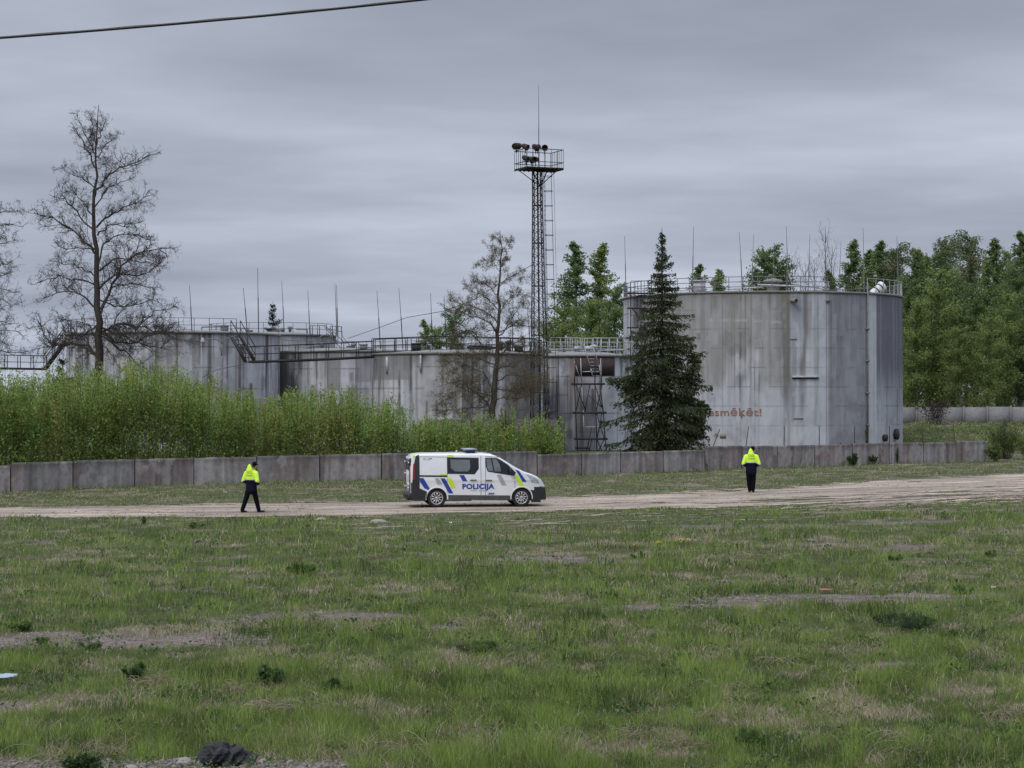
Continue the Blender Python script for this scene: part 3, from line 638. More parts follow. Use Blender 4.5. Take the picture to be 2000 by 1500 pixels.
# stair head on the rim of the tank behind
def polybars(mb, root, lst, Y, r, sides=4):
    for s in lst:
        for (a, b) in zip(s[:-1], s[1:]):
            mb.bar(local(root, P(a[0], a[1], Y)), local(root, P(b[0], b[1], Y)), r, sides)
for Yq, M in ((169, M_rail), (170, M_rust)):
    mb = MB(); o = 0 if Yq == 169 else 4
    polybars(mb, ta2, [[(606+o, 636), (632+o, 636), (645+o, 652), (655+o, 668)], [(645+o, 637), (667, 638), (668, 656), (684, 676)], [(606+o, 636), (606+o, 655)], [(620+o, 637), (620+o, 656)], [(645+o, 637), (648+o, 668)], [(656+o, 638), (656+o, 668)], [(667, 638), (668, 672)], [(615, 662), (640, 652), (660, 670)], [(640, 652), (664, 678)], [(648, 645), (676, 672)], [(634, 640), (668, 648)]], Yq, 0.04)
    mb.build('stair_head', M, ta2)

# ------------------------------------------------------------------ gangways
def gangway(name, label, pts, h, width, M, deckh=0.18, step=0.9, truss=False):
    base = pts[0]; root = empty(name, (base[0], base[1], 0), label, 'gangway')
    deck = MB(); rl = MB()
    o = np.array([base[0], base[1], 0])
    for a, b in zip(pts[:-1], pts[1:]):
        a = np.array(a)-o; b = np.array(b)-o; d = b-a; ln = np.linalg.norm(d); hd = d*np.array([1, 1, 0]); hd /= np.linalg.norm(hd); s = np.array([-hd[1], hd[0], 0])*width/2
        for k in (-1, 1):
            deck.segs([a+s*k], [b+s*k], deckh*.5, deckh*.5, 4, caps=True)
            rl.bar(a+s*k+[0, 0, h], b+s*k+[0, 0, h], 0.035, 4); rl.bar(a+s*k+[0, 0, h*.5], b+s*k+[0, 0, h*.5], 0.025, 4)
            n = max(2, int(ln/step))
            for i in range(n+1):
                q = a+d*i/n+s*k; rl.bar(q, q+np.array([0, 0, h]), 0.035, 4)
        n = max(2, int(ln/0.35))
        for i in range(n+1): q = a+d*i/n; deck.bar(q-s, q+s, 0.035, 4)
    deck.build('deck', M, root); rl.build('railing', M, root); return root
gangway('gangway', 'dark steel gangway at the left edge climbing to the far left tank', [P(-90, 718, 149), P(88, 721, 149), P(136, 656, 149)], 1.0, 0.8, M_dark, 0.22)
gangway('gangway', 'long dark steel gangway with stairs hanging in front of the light grey tanks', [P(460, 656, 142.5), P(489, 707, 141.5), P(610, 703, 141), P(728, 697, 140.5), ], 1.1, 0.9, M_dark, 0.24, 1.0)
gangway('gangway', 'rusty roof gangway crossing the middle tank behind the half-bare tree', [P(728, 689, 143.5), P(860, 684, 143), P(1045, 688, 144)], 1.0, 0.9, M_dark, 0.2, 0.8)
gangway('gangway', 'pale roof gangway on the small tank above the scaffold stairs', [P(1092, 692, 152), P(1150, 693, 149), P(1214, 693, 150)], 1.25, 1.6, M_lrail, 0.12, 0.55)
mb = MB()
for (x0, y0, x1, y1) in ((570, 712, 572, 700), (578, 716, 588, 700), (584, 712, 584, 703)): pass

# ------------------------------------------------------------------ scaffold stairs
sc = empty('scaffold_stairs', tuple(P(1152, 770, 144.5)*np.array([1, 1, 0])), 'tall rusty scaffold stair tower against the small grey tank', 'stair tower')
Ys = 144.5
mb = MB()
for Yq in (143.9, 145.2):
    polybars(mb, sc, [[(1124, 700), (1122, 750), (1128, 882)], [(1162, 696), (1162, 750), (1166, 882)], [(1172, 752), (1178, 804), (1182, 858), (1184, 882)]], Yq, 0.055)
    polybars(mb, sc, [[(1136, 752), (1125, 802)], [(1152, 752), (1142, 806)], [(1162, 752), (1178, 802)], [(1176, 752), (1164, 804)], [(1124, 750), (1144, 802)], [(1165, 806), (1180, 856)], [(1176, 806), (1166, 856)], [(1156, 858), (1150, 884)], [(1166, 858), (1176, 882)], [(1180, 858), (1168, 882)], [(1150, 772), (1176, 796)], [(1156, 834), (1146, 880)]], Yq, 0.045)
mb.build('frame', M_dark, sc)
for y, x0, x1 in ((750, 1116, 1181), (806, 1119, 1184), (857, 1121, 1186), (875, 1124, 1150)):
    mb = MB(); a = local(sc, P(x0, y, Ys)); b = local(sc, P(x1, y, Ys)); mb.box((a+b)/2, (abs(b[0]-a[0]), 1.4, 0.13)); mb.build('landing', M_dark, sc)
mb = MB()
for Yq in (143.9, 144.9):
    polybars(mb, sc, [[(1140, 672), (1154, 720), (1158, 736)], [(1156, 672), (1170, 712), (1176, 746)], [(1134, 700), (1136, 750), (1139, 802), (1141, 856)], [(1173, 700), (1175, 750)], [(1122, 706), (1132, 736)], [(1138, 726), (1176, 725)], [(1142, 834), (1178, 834)]], Yq, 0.045)
for k in range(9): a = np.array((1143+k*1.7, 681+k*6.6)); mb.bar(local(sc, P(a[0], a[1], 144)), local(sc, P(a[0]+16, a[1], 144)), 0.03, 4)
mb.build('ladder', M_lrail, sc)

# ------------------------------------------------------------------ lattice mast
YM = 125.0
ms = empty('lattice_mast', tuple(P(1055, 770, YM)*np.array([1, 1, 0])), 'tall rusty lattice lighting mast with a platform of floodlights', 'mast')
o = np.array(ms.location)
zt = CH+(HY-332)/F_*YM
def mw(z): return 0.34+0.42*max(0, 1-z/zt)**1.2 if z < zt*.93 else 0.36
def corner(k, z):
    w_ = mw(z); a = R_(45+90*k+12); return np.array([w_*1.0*math.cos(a)-.19*z/zt, w_*1.0*math.sin(a), z])
legs = [MB() for _ in range(4)]; br = MB()
zz = np.linspace(0, zt, 25)
zz = np.concatenate([zz])
nseg = 34
zl = [0.0]
while zl[-1] < zt-0.2: zl.append(zl[-1]+mw(zl[-1])*1.18)
zl[-1] = zt
for k in range(4):
    for a, b in zip(zl[:-1], zl[1:]):
        legs[k].bar(corner(k, a), corner(k, b), 0.046, 4)
        br.bar(corner(k, a), corner((k+1) % 4, b), 0.019, 4); br.bar(corner((k+1) % 4, a), corner(k, b), 0.019, 4)
    for a in zl[::5]: br.bar(corner(k, a), corner((k+1) % 4, a), 0.035, 4)
for l_ in legs: l_.build('leg', M_dark, ms)
br.build('bracing', M_rust, ms)
mb = MB(); mb.bar((0.02, 0, 0), (-.17, 0, zt), 0.055, 6); mb.build('cable_duct', M_dark, ms)
# ladder with cage hoops on the right side
mb = MB()
for x in (0.0, 0.35): mb.segs([(0.58+x*.2, -x, 1.2)], [(0.2+x*.2, -x, zt)], 0.02, 0.02, 4)
for z in np.arange(1.5, zt, 0.3):
    xx = 0.58+(0.2-0.58)*(z/zt); mb.bar((xx, 0, z), (xx+.07, -.35, z), 0.013, 4)
mb.build('ladder', M_dark, ms)
mb = MB()
for z in np.arange(3, zt, 0.92):
    xx = 0.58+(0.2-0.58)*(z/zt); t = np.linspace(-1.6, 1.6, 9)
    pts = np.stack([xx+0.36*np.cos(t)+0.18, -.17+.36*np.sin(t), np.full(9, z)], -1); mb.segs(pts[:-1], pts[1:], 0.02, 0.02, 4)
    mb.bar((xx, 0, z), (xx+.2, .19, z), 0.02, 4); mb.bar((xx, -.35, z), (xx+.2, -.53, z), .02, 4)
for q in (-0.9, 0, 0.9):
    A = (0.58+0.22+.42*math.cos(q), -.17+.36*math.sin(q), 3); B = (0.2+0.22+.42*math.cos(q), -.17+.36*math.sin(q), zt); mb.bar(A, B, 0.014, 4)
mb.build('ladder_cage', M_dark, ms)
# platform
ang = R_(24); c_, s_ = math.cos(ang), math.sin(ang); Rm = Matrix.Rotation(ang, 3, 'Z')
def pr(x, y, z): return np.array([x*c_-y*s_, x*s_+y*c_, z])
PX, PY = 1.25, 0.95
pc = np.array([(1051-1055)/F_*YM+0.05, 0, 0])
mb = MB(); mb.box(pc+[0, 0, zt+.05], (2*PX, 2*PY, 0.09), Rm)
for t in np.linspace(-PX, PX, 9): mb.bar(pc+pr(t, -PY, zt-.02), pc+pr(t, PY, zt-.02), 0.03, 4)
mb.build('platform', M_dark, ms)
mb = MB()
cs_ = [(-PX, -PY), (PX, -PY), (PX, PY), (-PX, PY)]
for i in range(4):
    a, b = np.array(cs_[i]), np.array(cs_[(i+1) % 4])
    for hh in (1.22, .42): mb.bar(pc+pr(*a, zt+hh), pc+pr(*b, zt+hh), 0.028, 4)
    n = 6
    for k in range(n):
        q = a+(b-a)*k/n; mb.bar(pc+pr(*q, zt), pc+pr(*q, zt+1.22), 0.020, 4)
mb.build('railing', M_dark, ms)
mb = MB()
for x, y in cs_: mb.bar(pc+pr(x*.75, y*.9, zt), corner(0, zt-1.0)*np.array([math.copysign(1, pr(x, y, 0)[0]), math.copysign(.8, pr(x, y, 0)[1]), 1]), 0.035, 4)
mb.build('platform_strut', M_dark, ms)
mb = MB(); tip = P(1052, 166, YM)-o; b0 = np.array([pc[0]+0.0, 0, zt]); mb.segs([b0, (b0+tip)/2], [(b0+tip)/2, tip], [.035, .02], [.022, .008], 5); mb.build('lightning_rod', M_dark, ms)
M_lamp = mat('rusty_lamp_housing', (0.045, 0.032, 0.026), 0.8, 0.2, 0.5, 8)
def flood(px, py, d, r=0.2, open_=False):
    c = P(px, py, YM)-o; d = np.array(d, float); d /= np.linalg.norm(d); q = np.array(Vector(d).to_track_quat('Z', 'Y').to_matrix())
    mb = MB(); mb.lathe([(0.001, -.24), (r*.55, -.24), (r*.75, -.14), (r*.98, .1), (r*1.03, .2), (r*.9, .2), (r*.55, -.05), (0.001, -.1)], 18, rot=q, origin=c)
    f_ = mb.build('floodlight', M_lamp, ms, True)
    mb = MB(); mb.bar(c-np.array([0, 0, r]), c-np.array([0, 0, r+.22]), .03, 5); mb.bar(c-np.array([r*1.0, 0, 0]), c-np.array([r*.8, 0, r+.02]), .02, 4); mb.bar(c+np.array([r*1.0, 0, 0]), c+np.array([r*.8, 0, -r-.02]), .02, 4); mb.build('yoke', M_dark, f_)
for a in ((1008, 285, (-.6, -1, -.3)), (1010, 284, (.8, .9, -.2)), (1026, 286, (.9, -.5, -.5)), (1046, 287, (.6, .6, -.3)), (1050, 287, (-.5, 1, -.2)), (1063, 288, (.2, -1, -.2)), (1027, 309, (.9, -.5, -.5)), (1038, 311, (.3, .9, -.2)), (1046, 311, (-.5, -.9, -.2))):
    flood(*a)

# ------------------------------------------------------------------ street lamp with two arms
yl = 125.0; sl_ = empty('street_lamp', tuple(P(433, 770, yl)*np.array([1, 1, 0])), 'thin double-armed street lamp rising from the thicket by the left tank', 'street lamp')
mb = MB(); z1 = CH+(HY-695)/F_*yl; z2 = CH+(HY-672)/F_*yl
mb.bar((0, 0, 0), (0, 0, z1), 0.085, 8); mb.bar((0, 0, z1), (0, 0, z2), 0.045, 8); mb.build('pole', M_rail, sl_)
for pts in (((433, 674), (432, 669), (428, 665), (420, 662.5), (410, 661.5), (398, 662)), ((433, 674), (435, 668), (441, 663), (450, 659), (463, 655))):
    mb = MB(); mb.tube([P(a, b, yl)-np.array(sl_.location) for a, b in pts], 0.035, 6); mb.build('arm', M_rail, sl_)
mb = MB(); q = P(396, 666, yl)-np.array(sl_.location); mb.lathe([(.01, -.14), (.13, -.12), (.15, 0), (.08, .12), (.05, .2), (.01, .2)], 12, origin=q); mb.build('lamp_head', M_pale, sl_)

# shed roof in the thicket
sh = empty('shed', tuple(P(960, 770, 108)*np.array([1, 1, 0])), 'low shed with a dull maroon corrugated roof half hidden by bushes', 'shed')
Lh = 260/F_*108; mb = MB(); mb.box((0, 0.8, 0.95), (Lh-.5, 3.4, 1.95), c3=(.2, .19, .18)); mb.build('wall', M_conc, sh)
mb = MB(); n = 90; xx = np.linspace(-Lh/2, Lh/2, n); wv = 0.03*np.cos(np.arange(n)*math.pi)
V = []; 
for x, q in zip(xx, wv): V += [(x, -1.3, 2.05+q), (x, 1.0, 2.72+q), (x, 3.1, 2.1+q)]
mb.add(V, np.array([[3*i+k, 3*i+3+k, 3*i+4+k, 3*i+1+k] for i in range(n-1) for k in (0, 1)]), (0.045, 0.034, 0.034)); mb.build('roof', mat_vc('roof_sheet', .8, .3, 3), sh)

# ------------------------------------------------------------------ cables
def cable(name, label, pts, r, M, sides=6):
    pts = np.array(pts); o_ = pts[0]; mb = MB(); mb.tube(pts-o_, r, sides); ob = mb.build(name, M, None, True); ob.location = o_; return tag(ob, label, 'cable')
M_cab = mat('black_cable', (0.012, 0.012, 0.014), 0.45, 0, 0.2, 4)
pts = []
for t in np.linspace(-0.35, 2.6, 60):
    x = t*810; y = 73-73*(0.80*t+0.20*t*t*1.0) if t < 3 else 0
    pts.append(P(x, y, 26))
cable('overhead_cable', 'thick black overhead cable crossing the sky at top left', pts, 0.018, M_cab, 8)
q = np.array(pts); tw = np.linspace(0, 260, 240); qi = np.stack([np.interp(np.linspace(0, 59, 240), np.arange(60), q[:, k]) for k in range(3)], -1)
cable('cable_highlight_strand', 'thin pale strand modelled as the highlight along the top of the black overhead cable', qi+np.stack([0*tw, .004+0*tw, 0.020+0.004*np.sin(tw*.35)], -1), 0.004, mat('pale_cable_highlight', (0.4, 0.4, 0.4), .5))  # highlight on the twisted cable's upper side, put in as a pale strand
cable('sagging_cable', 'thin sagging cable from the lattice mast to the stair head', [P(a, b, y) for a, b, y in ((1040, 517, 125), (990, 545, 130), (930, 583, 137), (870, 607, 143), (830, 614, 148), (795, 620, 153), (740, 640, 161), (680, 661, 170))], 0.022, M_dark, 4)
cable('sagging_cable', 'short sagging cable from the gangway corner to the street lamp', [P(a, b, y) for a, b, y in ((489, 707, 140), (465, 714, 135), (433, 720, 125), (415, 725, 122), (395, 738, 118))], 0.02, M_dark, 4)

# ------------------------------------------------------------------ trees
def bare_tree(label, Y, trunk, prim, seed, r0=0.30, twig=1.0, bark=(0.07, 0.058, 0.048), leafc=None, nleaf=0, dens=1.0, group=None, leafsz=0.09, depthr=1.0, name='bare_tree'):
    rg = random.Random(seed); T = np.array([P(a, b, Y) for a, b in trunk]); base = T[0].copy(); base[2] = 0
    T = T-base
    T = np.concatenate([[[T[0][0], 0, -0.1]], T]) if T[0][2] > 0.5 else T
    root = empty(name, tuple(base), label, 'tree', group)
    n = 26; s = np.linspace(0, 1, n); ls = np.concatenate([[0], np.cumsum(np.linalg.norm(np.diff(T, axis=0), axis=1))]); ls /= ls[-1]
    Ti = np.stack([np.interp(s, ls, T[:, k]) for k in range(3)], -1)
    mb = MB(); Ti[2:-1, :2] += np.array([[rg.gauss(0, .05), rg.gauss(0, .05)] for _ in range(n-3)]); mb.tube(Ti, r0*(1-s)**1.15+0.018, 8, np.array(bark)*.8); mb.build('trunk', M_bark, root, True)
    A, B, RA, RB, tips = [], [], [], [], []
    def walk(p, d, ln, r, lev):
        ns = {0: 7, 1: 5, 2: 4, 3: 3}[lev]; st = ln/ns; pts = [p]; dirs = []
        for i in range(ns):
            j = 0.28+0.14*lev; d = d+np.array([rg.gauss(0, j), rg.gauss(0, j), rg.gauss(0.03, j)]); d /= np.linalg.norm(d)
            q = p+d*st; rr = r*(1-i/ns*0.75); A.append(p); B.append(q); RA.append(rr); RB.append(r*(1-(i+1)/ns*0.75)); p = q; pts.append(q); dirs.append(d)
        tips.append(p)
        if lev < 3:
            kids = {0: 9, 1: 6, 2: 4}[lev]*dens
            for _ in range(int(kids+rg.random())):
                k = rg.randint(1 if lev else 1, ns-1); dd = dirs[k]+np.array([rg.gauss(0, .75), rg.gauss(0, .75), rg.gauss(.1, .6)]); dd /= np.linalg.norm(dd)
                walk(pts[k]+(pts[k+1]-pts[k])*rg.random(), dd, ln*rg.uniform(.3, .55), max(r*.42, 0.0055*twig), lev+1)
    for br_ in prim:
        pts = [P(a, b, Y) for a, b in br_]; pts = np.array(pts)-base; Lb = np.linalg.norm(pts[-1]-pts[0])
        dep = rg.uniform(-.8, .8)*Lb*0.7*depthr; pts[:, 1] = np.linspace(0, 1, len(pts))**1.0*dep
        m = 12; ss = np.linspace(0, 1, m); l2 = np.concatenate([[0], np.cumsum(np.linalg.norm(np.diff(pts, axis=0), axis=1))]); l2 /= l2[-1]
        q = np.stack([np.interp(ss, l2, pts[:, k]) for k in range(3)], -1); q[1:-1] += np.array([[rg.gauss(0, .03*Lb**.5) for _ in range(3)] for _ in range(m-2)])
        hfrac = pts[0][2]/T[-1][2]; rb = max(0.022, min(0.105, Lb*0.018))*(r0/0.3)**.5
        for i in range(m-1):
            A.append(q[i]); B.append(q[i+1]); RA.append(rb*(1-i/m*.8)); RB.append(rb*(1-(i+1)/m*.8))
        tips.append(q[-1])
        nk = int((4+Lb*4.8)*dens)
        for _ in range(nk):
            k = rg.randint(1, m-2); d = (q[k+1]-q[k]); d /= np.linalg.norm(d); d = d*.9+np.array([rg.gauss(0, .55), rg.gauss(0, .55), rg.gauss(.3, .5)]); d /= np.linalg.norm(d)
            walk(q[k], d, Lb*rg.uniform(.2, .40)*(1.1-.5*k/m)+.25, rb*.30, 1)
    mb = MB(); A_, B_, RA_, RB_ = map(np.array, (A, B, RA, RB)); mb.segs(A_, B_, RA_, RB_, 4, bark); mb.build('limbs', M_bark, root)
    if nleaf:
        idx = rng.integers(0, len(A_), nleaf); pos = A_[idx]+(B_[idx]-A_[idx])*rng.random((nleaf, 1))+rng.normal(0, .07, (nleaf, 3))
        k = RA_[idx] < 0.035; pos = pos[k]; cc = np.array(leafc)*rng.uniform(.7, 1.3, (len(pos), 1))
        mb = MB(); mb.leaves(pos, leafsz, cc); mb.build('young_leaves', M_leaf, root)
    return root
def cr(lst, sx=0.4, x0=0, y0=180): return [tuple((x0+a*sx, y0+b*sx)) for a, b in lst]
prim = [cr(l) for l in (
    [(468, 250), (440, 160), (430, 85)], [(470, 260), (500, 170), (525, 100)], [(462, 370), (430, 290), (385, 215), (332, 140)], [(465, 330), (510, 260), (585, 215)], [(462, 380), (520, 350), (560, 320)], [(462, 300), (400, 170), (380, 115)],
    [(462, 510), (500, 440), (600, 370), (735, 325)], [(462, 470), (400, 420), (295, 370)], [(462, 560), (520, 470), (640, 405)], [(462, 690), (380, 600), (320, 520), (240, 500)], [(460, 620), (420, 540), (330, 465)],
    [(460, 770), (380, 690), (280, 620), (170, 590)], [(470, 660), (540, 600), (640, 560), (735, 510)], [(475, 700), (560, 640), (640, 660), (715, 640)], [(480, 840), (500, 740), (600, 680), (740, 720)], [(485, 870), (560, 810), (680, 830), (790, 850)], [(480, 800), (440, 760), (330, 770), (260, 750)],
    [(478, 960), (400, 920), (300, 900), (180, 930)], [(475, 1060), (400, 990), (330, 960), (195, 1010)], [(485, 960), (560, 880), (680, 890), (780, 810)], [(495, 1080), (540, 960), (640, 930), (760, 960)], [(492, 1060), (580, 840), (680, 760), (775, 745)], [(480, 900), (380, 850), (260, 830)],
    [(500, 1170), (560, 1130), (640, 1130), (720, 1160), (880, 1170)], [(600, 1125), (660, 1150), (760, 1060), (850, 1040)], [(500, 1180), (570, 1220), (650, 1220), (800, 1180), (900, 1220)], [(475, 1290), (420, 1240), (330, 1225), (220, 1240), (150, 1110)], [(475, 1290), (400, 1240), (300, 1225), (150, 1260)],
    [(490, 1190), (600, 1260), (650, 1320), (720, 1380)], [(480, 1130), (400, 1190), (300, 1170), (250, 1060)], [(490, 1230), (560, 1290), (600, 1370)], [(470, 1200), (440, 1140), (360, 1110), (280, 1130)], [(495, 1150), (620, 1190), (740, 1250), (840, 1260)], [(478, 1010), (560, 1050), (650, 1040), (750, 1000)], [(480, 1270), (380, 1290), (370, 1370)])]
bare_tree('tall leafless tree standing in the thicket, tallest tree at the left', 115, cr([(482, 1500), (480, 1300), (476, 1050), (468, 800), (462, 600), (460, 400), (468, 250), (480, 60)]), prim, 11, 0.33, dens=1.15)
prim = [[(-45, y), (-10, y-25), (25+random.randint(-6, 30), y-30+random.randint(-12, 25))] for y in range(440, 720, 21)]+[[(-45, y), (-80, y-20), (-120, y-20)] for y in range(440, 700, 45)]
bare_tree('bare tree cut off by the left edge of the picture', 114, [(-45, 890), (-45, 600), (-30, 480), (-22, 392)], prim, 5, 0.3, dens=1.05)
cm = lambda l: cr(l, 0.3134, 840, 430)
prim = [cm(l) for l in ([(440, 150), (420, 110), (395, 95)], [(440, 200), (480, 150), (515, 130)], [(438, 260), (400, 200), (350, 170)], [(436, 330), (380, 260), (290, 280)], [(430, 420), (480, 360), (550, 330), (610, 360)], [(430, 480), (360, 400), (250, 380)], [(432, 300), (470, 260), (490, 240)],
    [(425, 590), (480, 500), (560, 470), (620, 480)], [(425, 560), (340, 470), (210, 420)], [(420, 640), (340, 560), (240, 540), (140, 500)], [(430, 720), (500, 640), (560, 540), (630, 560)], [(420, 720), (350, 620), (260, 600), (110, 560)], [(430, 700), (520, 660), (640, 660), (700, 700)],
    [(415, 860), (340, 800), (250, 700), (120, 740)], [(420, 850), (500, 780), (560, 760), (660, 770)], [(410, 900), (330, 870), (200, 850), (90, 900)], [(420, 1000), (500, 960), (600, 980), (700, 1010)], [(400, 1080), (350, 960), (220, 900), (100, 960)], [(405, 1100), (330, 1080), (200, 1060), (60, 1120)],
    [(415, 1120), (470, 1100), (560, 1120), (650, 1060)], [(400, 1160), (330, 1160), (200, 1180), (40, 1200)], [(420, 930), (480, 900), (600, 880), (700, 870)], [(400, 1180), (320, 1100), (180, 1000), (40, 1040)], [(410, 1050), (500, 1060), (600, 1070), (720, 1000)])]
bare_tree('half-bare tree with thin olive buds in front of the middle tank', 118, cm([(385, 1450), (385, 1250), (400, 1050), (410, 900), (420, 700), (425, 550), (435, 350), (440, 200), (435, 65)]), prim, 21, 0.23, dens=1.3, bark=(0.095, 0.078, 0.062), leafc=(0.21, 0.19, 0.08), nleaf=26000, leafsz=0.06, name='budding_tree')
def leafy(h, prof, nb, nl, seed, col1, col2, droop=0.2, up=0.6, leafsz=0.2, spread=0.35, trunkr=0.14, bark=(0.12, 0.11, 0.10), clear=0.12):
    rg = np.random.default_rng(seed); tr = MB(); lf = MB()
    z = np.linspace(-.6, h*.97, 14); w_ = np.cumsum(rg.normal(0, .07*h/14, (14, 2)), axis=0)*np.clip(z/h, 0, 1)[:, None]; tp = np.column_stack([w_, z])
    tr.tube(tp, trunkr*(1-np.clip(z/h, 0, 1))**.8+.015, 6, bark)
    A, B, Pos, Dr, Cc = [], [], [], [], []
    for i in range(nb):
        t = clear+(1-clear)*(i+rg.random())/nb; z0 = t*h; az_ = rg.random()*6.283; Lb = prof(t)*rg.uniform(.45, 1.25)+.08
        s = np.array([np.interp(z0, z, tp[:, 0]), np.interp(z0, z, tp[:, 1]), z0*.97]); n = 5; p = s; upv = up*(0.4+t)
        pts = [p]
        for k in range(n):
            d = np.array([math.cos(az_), math.sin(az_), upv-droop*k*.6])+rg.normal(0, .22, 3); d /= np.linalg.norm(d); p = p+d*Lb/n; pts.append(p)
        pts = np.array(pts); A += list(pts[:-1]); B += list(pts[1:])
        m = int(nl/nb*(0.5+prof(t)/max(prof(.4), .1)*.6)); u = rg.random(m)**.75; k = np.minimum((u*n).astype(int), n-1); fr = (u*n-k)[:, None]
        q = pts[k]*(1-fr)+pts[k+1]*fr
        # hanging clumps
        nc = max(3, m//14); cl = rg.normal(0, spread*(.25+.9*(1-t)**.7), (nc, 3))*np.array([1, 1, .9]); q = q+cl[rg.integers(0, nc, m)]*(.3+.7*u[:, None])+rg.normal(0, .06+.1*(1-t), (m, 3)); q[:, 2] -= droop*rg.random(m)*spread*1.6
        kk = rg.random(); cb = np.array(col1)*kk+np.array(col2)*(1-kk); Pos.append(q); Cc.append(cb*rg.uniform(.72, 1.28, (m, 1)))
    tr.segs(np.array(A), np.array(B), trunkr*.16, trunkr*.11, 4, np.array(bark)*.5)
    lf.leaves(np.concatenate(Pos), leafsz, np.concatenate(Cc), direc=(0, 0, -droop*1.5), aspect=1.7)
    return tr, lf
def leafy_tree(name, loc, label, args, group=None, scale=(1, 1, 1), cat='tree'):
    tr, lf = leafy(*args[0], **args[1]); root = empty(name, loc, label, cat, group); root.scale = scale
    tr.build('trunk', M_bark, root, True); lf.build('crown', M_leaf, root); return root
birchp = lambda R0: (lambda t: R0*(min(1, (t/.22)**.6))*(1-t)**.62)
ovalp = lambda R0: (lambda t: R0*math.sqrt(max(0.02, 1-((t-.55)/.5)**2)))
G1, G2, G3, G4 = (0.19, 0.255, 0.088), (0.125, 0.185, 0.068), (0.235, 0.29, 0.085), (0.20, 0.21, 0.115)
protos = {}
K = {'birch': ((18, birchp(3.0), 120, 17000, 1, G1, G2), dict(droop=.35, up=.95, leafsz=.17, spread=.30, bark=(.32, .31, .29), trunkr=.16, clear=.14)),
     'birch_b': ((18, birchp(2.6), 110, 14000, 2, G1, G3), dict(droop=.4, up=1.0, leafsz=.17, spread=.28, bark=(.30, .29, .27), trunkr=.14, clear=.2)),
     'aspen': ((16, ovalp(3.0), 80, 15000, 3, G2, G1), dict(droop=.2, up=.7, leafsz=.19, spread=.5, bark=(.14, .14, .12), trunkr=.17, clear=.12)),
     'willow': ((17, ovalp(3.2), 70, 8500, 4, G4, G2), dict(droop=.7, up=1.0, leafsz=.2, spread=.5, bark=(.10, .09, .08), trunkr=.2, clear=.25)),
     'young': ((13, ovalp(2.8), 75, 14000, 5, G3, G1), dict(droop=.2, up=.8, leafsz=.18, spread=.45, bark=(.12, .12, .1), trunkr=.12, clear=.06))}
placed = {}
def plant(kind, px, ytop, Y, label, group='trees along the depot edge', sx=1.0, name='leafy_tree'):
    top = P(px, ytop, Y); x = top[0]; g = float(height(x, Y)); h = top[2]-g; sc = h/K[kind][0][0]; rz = random.uniform(0, 6.28)
    if kind.startswith('birch'): sx *= 1.4
    s3 = (sc*sx, sc*sx, sc)
    if kind not in placed: placed[kind] = leafy_tree(name, (x, Y, g), label, K[kind], group, s3); placed[kind].rotation_euler[2] = rz
    else:
        o_ = copy_tree(placed[kind], (x, Y, g), rz, s3, label, group); o_.name = name
